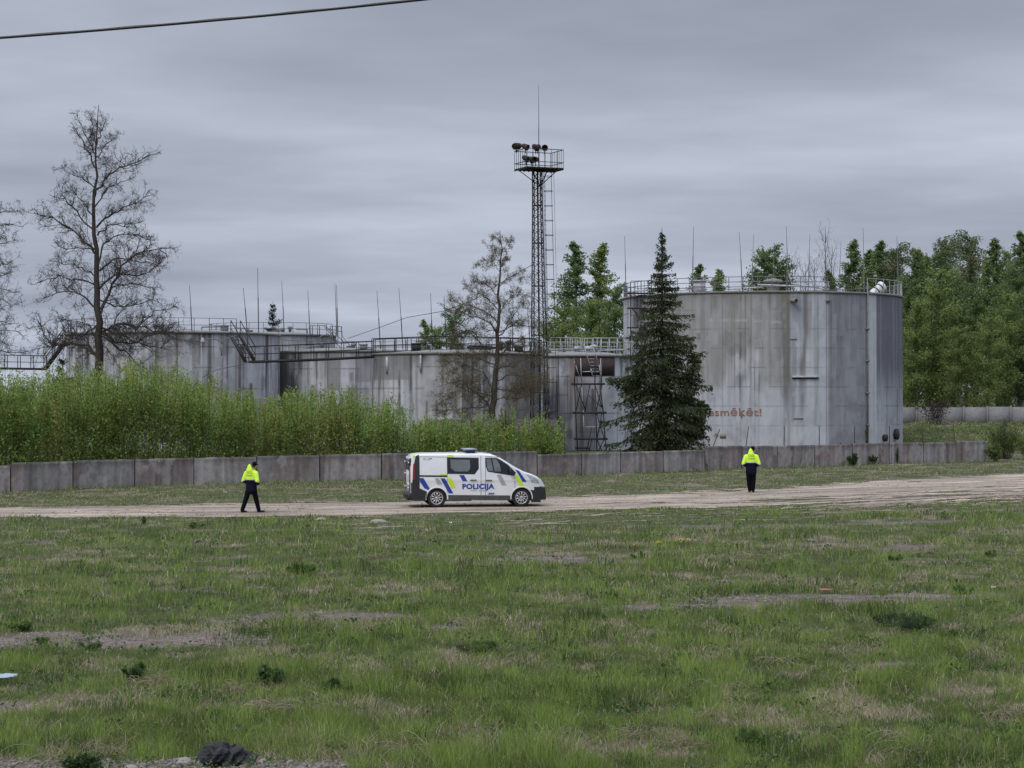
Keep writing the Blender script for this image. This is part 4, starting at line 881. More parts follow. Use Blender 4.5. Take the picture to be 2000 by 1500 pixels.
for a in (('birch', 1122, 462, 200, 'pointed birch just right of the lattice mast, left one of the twin birches', 1.1), ('birch_b', 1162, 466, 202, 'pointed birch right of its twin, between the mast and the big tank', 1.15),
          ('young', 1100, 600, 192, 'low bushy tree at the foot of the left twin birch'), ('young', 1150, 588, 190, 'low bushy tree between the twin birches above the small tank'), ('aspen', 1200, 560, 193, 'dull green tree touching the left edge of the big tank'), ('young', 1080, 630, 196, 'low green tree right behind the lattice mast'), ('young', 1225, 600, 192, 'low green tree hidden mostly behind the big tank edge'),
          ('birch_b', 838, 618, 205, 'small pale green tree above the middle tank left of the budding tree'), ('aspen', 886, 602, 200, 'dark green tree seen through the budding tree'), ('young', 855, 640, 207, 'low green tree between the small pale tree and the dark green one'),
          ('birch', 1366, 508, 198, 'slim birch top showing above the big tank rail beside the spruce'), ('birch_b', 1399, 516, 200, 'slim birch top above the big tank rail, second from the spruce'), ('aspen', 1492, 487, 200, 'round poplar top above the middle of the big tank'), ('aspen', 1521, 503, 201, 'smaller round poplar top above the big tank, right of the larger one'),
          ('birch_b', 1633, 520, 205, 'thin young tree above the big tank beside the bare saplings'), ('birch', 1664, 460, 206, 'tall pointed birch behind the right shoulder of the big tank'), ('birch', 1722, 462, 208, 'pointed birch right behind the white drum on the big tank'), ('birch_b', 1690, 520, 203, 'shorter birch between two pointed birches behind the big tank'),
          ('willow', 1758, 474, 206, 'dark loose tree just past the right edge of the big tank'), ('birch', 1786, 476, 209, 'feathery tree top above the dark loose tree'), ('willow', 1838, 462, 210, 'grey-green drooping tree with a broad top in the right woods'), ('willow', 1887, 452, 208, 'tallest drooping grey-green tree of the right woods'), ('birch_b', 1925, 500, 200, 'dark green cone-shaped tree in front of the drooping one'),
          ('birch', 1948, 458, 206, 'very slim pointed birch standing clear against the sky at right'), ('birch', 1995, 442, 200, 'tall birch cut by the right edge of the picture'), ('young', 1832, 528, 195, 'bright yellow-green tree in the middle of the right woods', 1.1), ('young', 1785, 590, 193, 'low bright tree beside the right edge of the big tank'), ('aspen', 1905, 560, 196, 'dense mid-green tree under the cone-shaped one'), ('young', 1965, 575, 193, 'low mid-green tree near the right edge of the picture'),
          ('aspen', 1772, 545, 199, 'dark round tree behind the right flank of the big tank'), ('young', 1875, 640, 191, 'lowest light green tree in front of the right woods'), ('aspen', 1990, 520, 197, 'round green tree beneath the tall birch at the right edge'), ('aspen', 1860, 540, 203, 'round green tree behind the bright yellow-green one'), ('aspen', 1815, 500, 207, 'mid-green tree between the feathery top and the broad drooping one'), ('young', 1930, 620, 190, 'low leafy tree over the far wall near the grass bank'),
          ('birch', 1700, 480, 212, 'pointed birch far back behind the shorter birch at the right shoulder of the tank'), ('aspen', 1742, 492, 213, 'round tree far back behind the white drum on the big tank'), ('birch_b', 1812, 478, 214, 'thin birch far back, left of the broad drooping tree'), ('willow', 1862, 466, 214, 'loose grey-green tree far back between the two drooping trees'), ('birch_b', 1905, 478, 213, 'thin birch far back, right of the tallest drooping tree'), ('aspen', 1970, 490, 212, 'dark tree far back between the slim birch and the tall edge birch'),
          ('aspen', 2040, 500, 200, 'green tree just outside the right edge'), ('young', 2050, 600, 192, 'low tree just outside the right edge'), ('young', 1745, 640, 197, 'green understorey tree hidden behind the big tank flank')):
    plant(*a[:4], a[4], sx=(a[5] if len(a) > 5 else 1.0))
# bare saplings above the big tank
k_ = 0
for px, yt, lb in ((1612, 448, 'tall leafless sapling above the right part of the big tank'), (1548, 500, 'short leafless sapling above the big tank centre'), (1572, 512, 'leafless sapling just left of the tall one above the tank'), (1590, 505, 'thin leafless sapling between two others above the tank'), (1625, 480, 'leafless sapling right of the tall one above the tank')):
    pr_ = [[(px, y), (px+s*random.uniform(3, 9), y-22), (px+s*random.uniform(6, 15), y-45)] for y in np.linspace(yt+28, 640, 9) for s in (-1, 1)]
    bare_tree(lb, 198, [(px, 830), (px, 700), (px+1, 560), (px, yt)], pr_, 31+k_, 0.09, dens=.35, group='bare saplings behind the big tank', name='bare_sapling'); k_ += 1
# spruces
def spruce(label, Y, px, ytop, ybase, Rb_, seed, prof, lean=0, dens=1.0, c=(0.046, 0.062, 0.025), name='spruce_tree', extra=()):
    rg = np.random.default_rng(seed); top = P(px, ytop, Y); g = 0.0; h = top[2]-g; root = empty(name, (top[0], Y, g), label, 'tree')
    tr = MB(); tr.segs([(0, 0, 0)], [(0, 0, h)], .22*h/15, .015, 8, (0.05, .04, .032)); tr.build('trunk', M_bark, root, True)
    A, B, Q, D, C3, SZ = [], [], [], [], [], []
    def shoot(s, az_, Lb, t):
        n = 7; p = s.copy(); pts = [p]
        for k in range(n):
            f_ = k/n; d = np.array([math.cos(az_), math.sin(az_), (.45 if t > .8 else .05)-.75*math.sin(f_*2.6)*(1-t)*1.1+(.75*f_**3 if t < .85 else .4)]); d += rg.normal(0, .07, 3); d /= np.linalg.norm(d); p = p+d*Lb/n; pts.append(p)
        pts = np.array(pts); A.extend(pts[:-1]); B.extend(pts[1:])
        m = int((18+Lb*62)*dens); u = rg.random(m)**.8; kk = np.minimum((u*n).astype(int), n-1); fr = (u*n-kk)[:, None]; q = pts[kk]*(1-fr)+pts[kk+1]*fr
        side = np.array([-math.sin(az_), math.cos(az_), 0]); wd = Lb*.26*(1-u*.75)+.06
        q = q+side*(rg.normal(0, 1, m)*wd)[:, None]; q[:, 2] -= np.abs(rg.normal(0, .13+.10*(1-t), m))
        dd = np.array([math.cos(az_)*.6, math.sin(az_)*.6, -.75 if t < .85 else .5])+side*rg.normal(0, .5, (m, 1))
        kc = rg.uniform(.5, 1.7, (m, 1))*rg.uniform(.75, 1.3); tipc = np.where(rg.random((m, 1)) < .10, np.array([[1.9, 1.8, 1.2]]), 1.0)
        Q.append(q); D.append(dd); C3.append(np.array(c)*kc*tipc); SZ.append(np.full(m, .13+.13*(1-t)))
    nl = int(30*h/14)
    for i in range(nl):
        t = 0.045+.945*(i/nl)**.9; R0 = prof(t)*Rb_; nb_ = 5 if t > .85 else 8
        for k in range(nb_):
            az0 = rg.random()*6.283; lump = .62+.75*float(noise(2.2*math.cos(az0)+5, 2.2*math.sin(az0)+t*9, 4)); shoot(np.array([0, 0, t*h+rg.normal(0, .05)]), az0, R0*lump*rg.uniform(.6, 1.15)+.08, t)
    for (ex, ey, eh, er) in extra:     # secondary leaders
        for i in range(11):
            t = i/11; s = np.array([ex+(t-.5)*.5, ey, eh[0]+(eh[1]-eh[0])*t])
            for k in range(5): shoot(s, rg.random()*6.283, (er*(1-t)**.6+.1)*rg.uniform(.5, 1.5), .55)
        A.append(np.array([0, 0, eh[0]-.6])); B.append(np.array([ex, ey, eh[0]])); A.append(np.array([ex, ey, eh[0]])); B.append(np.array([ex, ey, eh[1]]))
    lm = MB(); lm.segs(np.array(A), np.array(B), .028, .018, 4, (.04, .032, .026)); lm.build('limbs', M_bark, root)
    lf = MB(); lf.leaves(np.concatenate(Q), np.concatenate(SZ), np.concatenate(C3), direc=np.concatenate(D)*2.2, aspect=2.6, wob=.6); lf.build('crown', M_leaf, root)
    return root
def sprof(t):
    return float(np.interp(t, [0, .06, .2, .35, .45, .58, .65, .72, .8, .9, 1], [1.0, 1.05, .98, .88, .78, .60, .45, .34, .25, .12, .015]))
spruce('big dark spruce tree in front of the huge right tank', 126, 1293, 445, 880, 3.2, 3, sprof, extra=((1.85, -.3, (3.6, 6.9), .62), (2.35, .1, (1.5, 3.9), .8), (-1.6, .2, (4.2, 6.6), .5)))
spruce('small dark spruce far away above the left tanks', 190, 533, 588, 700, 2.9, 8, lambda t: (1-t)**.75, dens=.8, c=(.022, .034, .024), name='spruce_tree')
spruce('little spruce top poking out of the thicket by the left gangway', 104, 123, 692, 800, 1.5, 9, lambda t: (1-t)**.7, dens=.6, c=(.035, .055, .022))

# ------------------------------------------------------------------ thicket behind the wall
def shoots(n, pxr, topf, yd, seed, per=120, c1=(0.275, 0.35, 0.085), c2=(0.18, 0.245, 0.06), sz=.115):
    rg = np.random.default_rng(seed); A, B, Q, D, Cc = [], [], [], [], []
    for i in range(n):
        px = rg.uniform(*pxr); Yw = wall_y(px) if False else float(np.interp(px, WPX, WY)); Yv = Yw+.5+yd*rg.random()**1.2
        dpt = (Yv-Yw)/yd
        ytop = topf(px)-9+rg.gamma(1.3, 13)+26*(1-dpt)*rg.random()+46*(float(fbm(px/45, dpt*2, 3, 3))-.45)+(16 if int(px/9+noise(px/20, 0, 2)*6) % 3 else 0); tp = P(px, ytop, Yv); x = tp[0]; h = max(1.0, tp[2]); lean = rg.normal(0, .07, 2)*h
        n_ = 5; tt = np.linspace(0, 1, n_+1); pts = np.column_stack([x+lean[0]*tt**1.5, Yv+lean[1]*tt**1.5, tt*h]); A += list(pts[:-1]); B += list(pts[1:])
        m = int(per*h/4.5); u = 0.12+.88*rg.random(m)**.85; q = np.column_stack([np.interp(u, tt, pts[:, k]) for k in range(3)])
        nc = rg.integers(9, 16); cu_ = .12+.8*rg.random(nc)**.9; ca = rg.random(nc)*6.283; crr = (.06+1.0*(1-cu_)**.8)*(h/4.5)*rg.uniform(.3, 1.1, nc); which = rg.integers(0, nc, m); topm = rg.random(m) < .30
        a_ = np.where(topm, rg.random(m)*6.283, ca[which]); rr = np.where(topm, (.04+.10*(1-u))*rg.random(m)*2, crr[which]*rg.uniform(.5, 1.1, m)); u = np.where(topm, .55+.45*rg.random(m), np.clip(cu_[which]+rg.normal(0, .045, m)+.10*rr/(h/4.5), .05, 1)); q = np.column_stack([np.interp(u, tt, pts[:, k]) for k in range(3)])
        q += rg.normal(0, .07, (m, 3)); q[:, 0] += np.cos(a_)*rr; q[:, 1] += np.sin(a_)*rr
        q[:, 2] += rg.normal(0, .06, m)
        kk = rg.random(); cb = np.array(c1)*kk+np.array(c2)*(1-kk); Cc.append(cb*rg.uniform(.7, 1.35, (m, 1))*np.array([1+.12*rg.normal(), 1, 1])); Q.append(q)
        D.append(np.column_stack([np.cos(a_)*.8, np.sin(a_)*.8, np.full(m, .9)]))
    return np.array(A), np.array(B), np.concatenate(Q), np.concatenate(D), np.concatenate(Cc), sz
tw_ = np.linspace(0, sl[-1], 400); qw = np.array([wallat(a) for a in tw_]); WPX = 1000+F_*qw[:, 0]/qw[:, 1]; WY = qw[:, 1]
def topf(px): return float(np.interp(px, [-200, 0, 60, 100, 200, 300, 400, 460, 520, 600, 700, 760, 800, 840, 880], [715, 716, 722, 708, 706, 706, 722, 745, 755, 755, 762, 775, 790, 815, 822]))
th = MB(); st_ = MB()
for args in (dict(n=760, pxr=(-180, 850), topf=topf, yd=7.0, seed=1, per=175), dict(n=330, pxr=(-180, 900), topf=lambda p: topf(p)+42, yd=1.6, seed=2, per=190, c1=(.26, .32, .085), c2=(.175, .235, .062)),
             dict(n=190, pxr=(800, 1095), topf=lambda p: 812, yd=2.5, seed=4, per=170), ):
    A, B, Q, D, Cc, sz = shoots(**args); th.leaves(Q, sz, Cc, direc=D, aspect=1.9, wob=.8); st_.segs(A, B, .010, .006, 3, (.10, .10, .06))
th.F += [f+th.n for f in st_.F]; th.V += st_.V; th.C += st_.C; th.M += st_.M; th.n += st_.n
tag(th.build('thicket', M_leaf), 'dense light green thicket of young shoots behind the left part of the wall', 'thicket', kind='stuff')
# separate shrubs
def shrub(name, label, px, ytop, ybase, Y, wpx, n, c1, c2, sz=.1, stem=True, z0=None, dens_top=.8, group=None, aspect=1.8):
    top = P(px, ytop, Y); x = top[0]; g = float(height(x, Y)) if z0 is None else z0; h = max(.15, top[2]-g); Rw = wpx/F_*Y/2
    root = empty(name, (x, Y, g), label, 'shrub' if h > .7 else 'plant', group); rg = np.random.default_rng(int(px*7+ytop)); A, B, Q, Cc = [], [], [], []
    ns = max(5, int(n/60))
    for i in range(ns):
        a_ = rg.random()*6.283; rr = Rw*rg.random()**.6; hh = h*rg.uniform(.6, 1.0)*(1-.35*(rr/Rw)**2); e_ = np.array([math.cos(a_)*rr, math.sin(a_)*rr, hh]); s_0 = e_*np.array([.35, .35, 0]); tt = np.linspace(0, 1, 5)[:, None]; pts = s_0+(e_-s_0)*tt+np.array([0, 0, .12*hh])*np.sin(tt*3.14); A += list(pts[:-1]); B += list(pts[1:])
        m = n//ns; u = .15+.85*rg.random(m)**dens_top; q = np.column_stack([np.interp(u, tt[:, 0], pts[:, k]) for k in range(3)])+rg.normal(0, 1, (m, 3))*np.array([1, 1, .6])*Rw*.14*(1.3-u[:, None]); kk = rg.random(); Cc.append((np.array(c1)*kk+np.array(c2)*(1-kk))*rg.uniform(.7, 1.35, (m, 1))); Q.append(q)
    q = np.concatenate(Q); q[:, 2] = np.maximum(q[:, 2], .01)
    mb = MB(); mb.segs(np.array(A), np.array(B), max(.006, .012*h/2), .006, 3, (.08, .06, .045)); mb.build('stems', M_bark, root)
    mb = MB(); mb.leaves(q, sz, np.concatenate(Cc), direc=(0, 0, .5), aspect=aspect); mb.build('foliage', M_leaf, root); return root
LG, LG2, DG = (.18, .235, .06), (.12, .165, .045), (.05, .08, .026)
for a in (('shrub', 'light green shrub in front of the lattice mast foot', 1050, 795, 885, 103, 85, 5200, LG, LG2), ('shrub', 'upright pale shrub left of the lattice mast foot', 985, 790, 885, 104, 60, 3600, LG, LG2), ('shrub', 'light green bush below the budding tree', 915, 800, 885, 104, 75, 3600, LG, LG2), ('shrub', 'low green bush above the wall left of the budding tree trunk', 868, 812, 885, 103, 70, 3000, LG2, LG),
          ('shrub', 'large green bush at the right end of the concrete wall', 1962, 815, 898, 127, 85, 4200, LG2, (.06, .085, .03)), ('shrub', 'dark bush at the foot of the wall end by the right edge', 1945, 862, 900, 122, 44, 1500, DG, LG2), ('shrub', 'green bush touching the right edge of the picture beside the large bush', 2010, 835, 900, 125, 60, 2600, LG2, LG)):
    shrub(a[0], a[1], *a[2:6], a[6], a[7], a[8], a[9])
shrub('shrub', 'bare reddish brown shrub beside the right foot of the big tank', 1825, 775, 830, 182, 85, 1500, (.06, .04, .033), (.05, .036, .03), .14)
shrub('shrub', 'dark green bush hugging the front of the wall', 1666, 882, 908, wall_y(1666)-.6, 26, 1100, DG, (.05, .09, .03), .09)
shrub('shrub', 'smaller dark bush by the wall right of the other one', 1705, 886, 908, wall_y(1705)-.6, 22, 600, DG, (.05, .075, .035), .09)
shrub('ivy', 'thin green creeper climbing the wall near its right end', 1752, 868, 906, wall_y(1752)-.25, 9, 500, (.05, .075, .035), (.07, .085, .04), .07)
shrub('sapling', 'slender sapling rising above the wall in front of the big tank', 1642, 850, 905, wall_y(1640)+.5, 10, 420, (.085, .11, .04), LG2, .08)
shrub('climbing_plant', 'narrow climbing plant on the foot of the big tank pipe', 1694, 815, 868, 152.5, 9, 500, (.09, .10, .045), LG2, .1)
shrub('weed', 'grey-green weed standing before the wall left of the right policeman', 1381, 897, 920, wall_y(1381)-1, 14, 200, (.10, .10, .075), (.07, .08, .05), .05)

# far concrete wall on the grass bank
fw = empty('far_wall', (36, 186.5, 0), 'pale concrete wall far away under the trees at the right', 'wall')
for i in range(7):
    px0 = 1745+i*46; a = P(px0, 800, 186.5); b = P(px0+45, 800, 186.5); ztp = CH+(HY-(796+random.uniform(-2, 2)))/F_*186.5
    mb = MB(); k = random.uniform(.85, 1.1); mb.box(((a[0]+b[0])/2-36, 0, (ztp+.9)/2), (b[0]-a[0]-.06, .15, ztp-.9), c3=(.20*k, .195*k, .195*k)); mb.build('wall_panel', M_conc, fw)
    mb = MB(); mb.box((b[0]-36, -.05, (ztp+1)/2), (.14, .2, ztp-.8), c3=(.2, .19, .19)); mb.build('joint_post', M_conc, fw)

# ------------------------------------------------------------------ police van
VB = lambda cx_: 815-(cx_-540)*(20/960)
def vx(cx_): return (cx_-246)/309
def vz(cx_, cy_2): return (VB(cx_)-cy_2)/309
ZT = np.array([(0, 1.74), (.04, 1.86), (.12, 1.92), (.4, 1.955), (2.6, 1.965), (2.95, 1.93), (3.22, 1.83), (3.5, 1.66), (3.8, 1.47), (4.1, 1.31), (4.25, 1.25), (4.45, 1.19), (4.65, 1.10), (4.82, .97), (4.93, .80), (4.985, .62), (5.0, .45)])
def vtop(x): return np.interp(x, ZT[:, 0], ZT[:, 1])
def vside(x, z):
    x = np.asarray(x, float); z = np.asarray(z, float); w_ = np.full(np.broadcast(x, z).shape, .955)
    t = np.clip((x-3.95)/1.05, 0, 1); w_ = w_-.36*t**2.6
    w_ = w_-.05*np.clip((.12-x)/.12, 0, 1)**2
    w_ = w_-.115*np.clip((z-1.05)/.9, 0, 1)**1.5-.02*np.clip((.5-z)/.3, 0, 1)**2
    w_ = w_+.012*np.exp(-((z-.98)/.05)**2)
    return w_
van = empty('police_van', (0, 0, 0), 'white police van with blue and yellow stripes parked on the dirt track', 'van')
M_body = mat('white_car_paint', (0.70, 0.71, 0.72), 0.28, 0, 0.04, 2, coat=.5)
M_blk = mat('black_plastic', (0.018, 0.018, 0.02), 0.55, 0, 0.2, 6); M_sill = mat('grey_plastic', (0.06, 0.063, 0.068), .6, 0, .2, 6)
M_glass = mat('tinted_glass', (0.012, 0.014, 0.016), .08, 0, .05, 2); M_glass2 = mat('grey_glass', (0.13, 0.15, 0.155), .15, 0, .25, 3)
M_blue = mat('blue_livery', (0.018, 0.052, 0.28), .35, 0, .06, 4); M_yel = mat('yellow_livery', (0.55, 0.72, 0.02), .4, 0, .06, 4); M_gry = mat('grey_livery', (0.33, 0.35, 0.37), .4, 0, .06, 4)
M_tyre = mat('tyre_rubber', (0.015, 0.015, 0.015), .85, 0, .3, 9); M_rim = mat('silver_rim', (0.42, 0.42, 0.43), .35, .6, .1, 6); M_tail = mat('red_lamp', (0.16, 0.012, 0.012), .3, 0, .1, 5); M_head = mat('lamp_lens', (0.45, 0.48, 0.52), .1, .3, .3, 12); M_seam = mat('door_seam', (0.05, 0.05, 0.055), .8)
st = np.concatenate([[0, .02, .05, .09], np.arange(.14, 4.9, .035), [4.91, 4.94, 4.965, 4.985, 4.995, 5.0]]); ns_ = 34; V = []
def section(x):
    zt_ = float(vtop(x)); zb = .27 if .5 < x < 4.5 else .24; rc = min(.10 if x < 3.1 else .06, (zt_-zb)*.4)
    zs = np.linspace(zb, zt_-rc, ns_); pts = [(0.0, zb), (vside(x, zb)*.9, zb-.0)]+[(float(vside(x, z)), z) for z in zs]
    ws = float(vside(x, zt_-rc)); 
    for a in np.linspace(.25, 1, 5)*math.pi/2: pts.append((ws-.16*(1-math.cos(a)), zt_-rc+rc*math.sin(a)*.86))
    wr = ws-.16
    for f_ in (.7, .4, 0): pts.append((wr*f_, zt_-.14*rc+.025*(1-f_*f_)*(1 if x < 3 else .6)))
    return pts
secs = [section(x) for x in st]; m_ = len(secs[0])
for s in (1, -1):
    for x, q in zip(st, secs):
        for (y, z) in q: V.append((x, s*y, z))
V = np.array(V); Fq = []
WH = ((0.95, .335), (4.048, .335)); half = len(st)*m_
for s in range(2):
    for i in range(len(st)-1):
        for k in range(m_-1):
            xm = (st[i]+st[i+1])/2; zm = (secs[i][k][1]+secs[i+1][k+1][1])/2; ym = secs[i][k][0]
            if any((xm-wx)**2+(zm-wz)**2 < .385**2 for wx, wz in WH) and ym > .5: continue
            q = [i*m_+k, (i+1)*m_+k, (i+1)*m_+k+1, i*m_+k+1]; q = [a+s*half for a in q]; Fq.append(q if s else q[::-1])
Fq = np.array(Fq); cen = V[Fq].mean(1); fb = (cen[:, 0] > 4.50) & (cen[:, 2] < .72-.0*cen[:, 0])
mb = MB(); mb.add(V, Fq[fb]); mb.build('front_bumper', M_blk, van, True)
mb = MB(); mb.add(V, Fq[~fb])
for i_, fl in ((0, False), (len(st)-1, True)):
    ring = [i_*m_+k for k in range(m_)]+[half+i_*m_+k for k in range(m_-1, -1, -1)]
    mb.F.append(np.array([ring if fl else ring[::-1]])); mb.M.append(np.zeros(1))
body = mb.build('body', M_body, van, True)
def side_poly(pts, name, M, eps=.006, parent=van, both=True, crop=True, V2=None, F2=None):
    if crop: pts = [(vx(a), vz(a, b)) for a, b in pts]
    bm = bmesh.new(); bm.faces.new([bm.verts.new((a, 0, b)) for a, b in pts])
    xs_ = [p[0] for p in pts]; zs_ = [p[1] for p in pts]
    for x in np.arange(min(xs_)+.06, max(xs_), .08): bmesh.ops.bisect_plane(bm, geom=bm.verts[:]+bm.edges[:]+bm.faces[:], plane_co=(x, 0, 0), plane_no=(1, 0, 0))
    for z in np.arange(min(zs_)+.06, max(zs_), .08): bmesh.ops.bisect_plane(bm, geom=bm.verts[:]+bm.edges[:]+bm.faces[:], plane_co=(0, 0, z), plane_no=(0, 0, 1))
    bm.verts.index_update(); V_ = np.array([v.co[:] for v in bm.verts]); F_2 = [tuple(v.index for v in f.verts) for f in bm.faces]; bm.free()
    for sgn in ((-1, 1) if both else (-1,)):
        W_ = V_.copy(); W_[:, 1] = sgn*(vside(V_[:, 0], V_[:, 2])+eps); mb = MB(); add_polys(mb, W_, F_2 if sgn < 0 else [f[::-1] for f in F_2]); mb.build(name, M, parent)
# lower cladding, windows
side_poly([(655, 672), (1378, 668), (1395, 722), (655, 727)], 'sill_trim', M_sill, .010)
side_poly([(250, 540), (342, 560), (342, 600), (430, 640), (418, 742), (250, 742)], 'rear_bumper_side', M_blk, .014)
side_poly([(291, 300), (305, 242), (342, 228), (342, 565), (262, 560), (272, 420)], 'rear_pillar_panel', M_blk, .009)
side_poly([(276, 330), (298, 330), (292, 512), (266, 512)], 'tail_lamp', M_tail, .016)
side_poly([(655, 252), (1012, 252), (1012, 372), (965, 436), (655, 436)], 'side_window', M_glass, .008)
side_poly([(692, 276), (912, 276), (915, 375), (888, 408), (742, 408), (695, 370)], 'window_pane', M_glass2, .011)
side_poly([(1085, 252), (1215, 250), (1262, 272), (1340, 322), (1432, 412), (1412, 448), (1300, 432), (1112, 405), (1092, 350)], 'front_side_window', M_glass, .008)
side_poly([(1098, 262), (1150, 262), (1176, 400), (1122, 396), (1104, 350)], 'window_pane', M_glass2, .011); side_poly([(1165, 262), (1215, 264), (1250, 330), (1262, 400), (1190, 402)], 'window_pane', M_glass2, .011)
side_poly([(344, 456), (655, 454), (655, 472), (344, 473)], 'sliding_door_rail', M_blk, .008)
for pts, M in (([(348, 487), (388, 487), (458, 598), (450, 622), (400, 602), (348, 525)], M_blue), ([(515, 487), (560, 487), (600, 556), (545, 556)], M_gry), ([(577, 487), (630, 487), (725, 655), (675, 655)], M_blue), ([(650, 480), (700, 480), (752, 590), (700, 597)], M_yel), ([(790, 447), (845, 447), (882, 515), (828, 515)], M_blue),
               ([(1212, 437), (1262, 437), (1325, 556), (1272, 556)], M_gry), ([(1424, 372), (1468, 392), (1555, 512), (1505, 512)], M_blue), ([(1422, 455), (1448, 425), (1530, 570), (1480, 570)], M_yel), ([(575, 438), (650, 438), (650, 450), (575, 450)], M_yel), ([(657, 246), (662, 226), (724, 226), (735, 246)], M_yel), ([(266, 262), (276, 236), (300, 236), (296, 262)], M_yel)):
    side_poly(pts, 'livery_stripe', M, .007)
for x0, y0, x1, y1 in ((655, 436, 655, 668), (1036, 235, 1036, 735), (1088, 250, 1088, 735), (1420, 452, 1420, 600), (655, 240, 1012, 236), (345, 250, 655, 250), (345, 250, 345, 600), (1088, 238, 1240, 240)):
    dx, dy = (2.2, 0) if x0 == x1 else (0, 2.0); side_poly([(x0-dx, y0-dy), (x1+dx, y0-dy) if dy else (x0+dx, y0), (x1+dx, y1+dy), (x0-dx, y1+dy) if dy else (x1-dx, y1)], 'door_seam', M_seam, .004)
side_poly([(1580, 602), (1640, 606), (1700, 575), (1722, 560), (1735, 650), (1720, 742), (1606, 742), (1600, 660)], 'front_bumper_side', M_blk, .012)
side_poly([(1548, 428), (1600, 440), (1680, 480), (1705, 530), (1612, 520), (1590, 480)], 'headlight', M_head, .010)
for cx_ in (912, 1086):
    x0, x1 = vx(cx_), vx(cx_+74); z = vz(cx_, 502)
    for sg in (-1, 1):
        mb = MB(); mb.box(((x0+x1)/2, sg*(float(vside(1, z))+.025), z), (x1-x0, .035, .032)); o_ = mb.build('door_handle', M_blk, van); o_.modifiers.new('b', 'BEVEL').width = .01
def side_text(txt, cx0, cx1, cyb, cyt, M, bold=.012, name='lettering', shear=0, both=True):
    V_, Fs = text_mesh(txt, 1.0, bold/((cyb-cyt)/309), shear)
    V_[:, 0] -= V_[:, 0].min(); h0 = V_[:, 1].max()
    for sg in ((-1, 1) if both else (-1,)):
        X_ = V_[:, 0]/V_[:, 0].max(); x = vx(cx0)+X_*(vx(cx1)-vx(cx0)) if sg < 0 else vx(cx1)-X_*(vx(cx1)-vx(cx0)); z = vz((cx0+cx1)/2, cyb)+V_[:, 1]/h0*(cyb-cyt)/309
        mb = MB(); add_polys(mb, np.column_stack([x, sg*(vside(x, z)+.0085), z]), Fs); mb.build(name, M, van)
side_text('POLICIJA', 825, 1187, 598, 541, M_blue, .008)
side_text('110', 418, 466, 289, 264, M_blue, .0, 'number_lettering'); side_poly([(470, 264), (486, 264), (486, 274), (470, 274)], 'small_mark', M_blue, .008)
side_poly([(390, 266), (398, 262), (408, 268), (406, 282), (398, 288), (391, 280)], 'small_emblem', M_gry, .008)
for a, b in ((920, 992), (1010, 1036), (1044, 1104)): side_poly([(a, 614), (b, 614), (b, 621), (a, 621)], 'fine_print', M_gry, .008)
side_poly([(1125, 640), (1190, 640), (1180, 660), (1116, 660)], 'small_badge', mat('badge_blue', (.12, .15, .27), .4), .008)
# wheel arches
for wx, wz in WH:
    for sg in (-1, 1):
        t = np.linspace(-.12, math.pi+.12, 40); Vv = []
        for a in t:
            for r, dy in ((.372, -.10), (.372, .012), (.415, .014), (.425, -.02)):
                x = wx+r*math.cos(a); z = wz+r*math.sin(a); Vv.append((x, sg*(float(vside(x, max(z, .3)))+dy), z))
        Fv = [[i*4+k, (i+1)*4+k, (i+1)*4+k+1, i*4+k+1] for i in range(39) for k in range(3)]
        mb = MB(); mb.add(Vv, np.array(Fv)); mb.build('arch_lip', M_body if wx < 2 else M_body, van)
        mb = MB(); pts = []
        for a in np.linspace(-.3, math.pi+.3, 24): pts += [(wx+.38*math.cos(a), sg*.93, wz+.38*math.sin(a)), (wx+.38*math.cos(a), sg*.55, wz+.38*math.sin(a))]
        mb.add(pts, np.array([[2*i, 2*i+1, 2*i+3, 2*i+2] for i in range(23)])); mb.add([(wx+.38*math.cos(a), sg*.56, wz+.38*math.sin(a)) for a in np.linspace(-.3, math.pi+.3, 24)], np.arange(24)[None]); mb.build('wheel_housing', M_blk, van)
        # wheel
        w0 = bpy.data.objects.new('wheel', None); col.objects.link(w0); w0.parent = van; w0.location = (wx, sg*.80, .335)
        mb = MB(); mb.lathe([(.20, -.09), (.225, -.105), (.31, -.105), (.335, -.075), (.335, .075), (.31, .105), (.225, .105), (.20, .09)], 40, axis='y'); mb.build('tyre', M_tyre, w0, True)
        mb = MB(); mb.lathe([(.001, sg*.05), (.20, sg*.05)], 32, axis='y'); mb.build('brake_disc', M_blk, w0)
        mb = MB(); mb.lathe([(.232, sg*.106), (.222, sg*.112), (.200, sg*.104), (.196, sg*.05)], 40, axis='y'); mb.lathe([(.001, sg*.112), (.05, sg*.112), (.062, sg*.098), (.062, sg*.06)], 24, axis='y')
        for k in range(10):
            a = k*math.pi/5+.2; c2, s2 = math.cos(a), math.sin(a)
            for (r0, r1, w1, w2) in ((.055, .205, .016, .030),):
                q = [(r0, -w1), (r0, w1), (r1, w2), (r1, -w2)]; vv = [(r*c2-t_*s2, sg*.100, r*s2+t_*c2) for r, t_ in q]+[(r*c2-t_*s2, sg*.07, r*s2+t_*c2) for r, t_ in q]
                mb.add(vv, np.array([[0, 1, 2, 3], [0, 4, 5, 1], [1, 5, 6, 2], [2, 6, 7, 3], [3, 7, 4, 0]]))
        mb.build('rim', M_rim, w0)
mb = MB(); mb.box((2.5, 0, .32), (4.2, 1.3, .14)); mb.box((.95, 0, .33), (.12, 1.4, .12)); mb.box((4.05, 0, .33), (.12, 1.4, .12)); mb.box((1.9, .3, .25), (.9, .3, .14)); mb.build('chassis', M_blk, van)
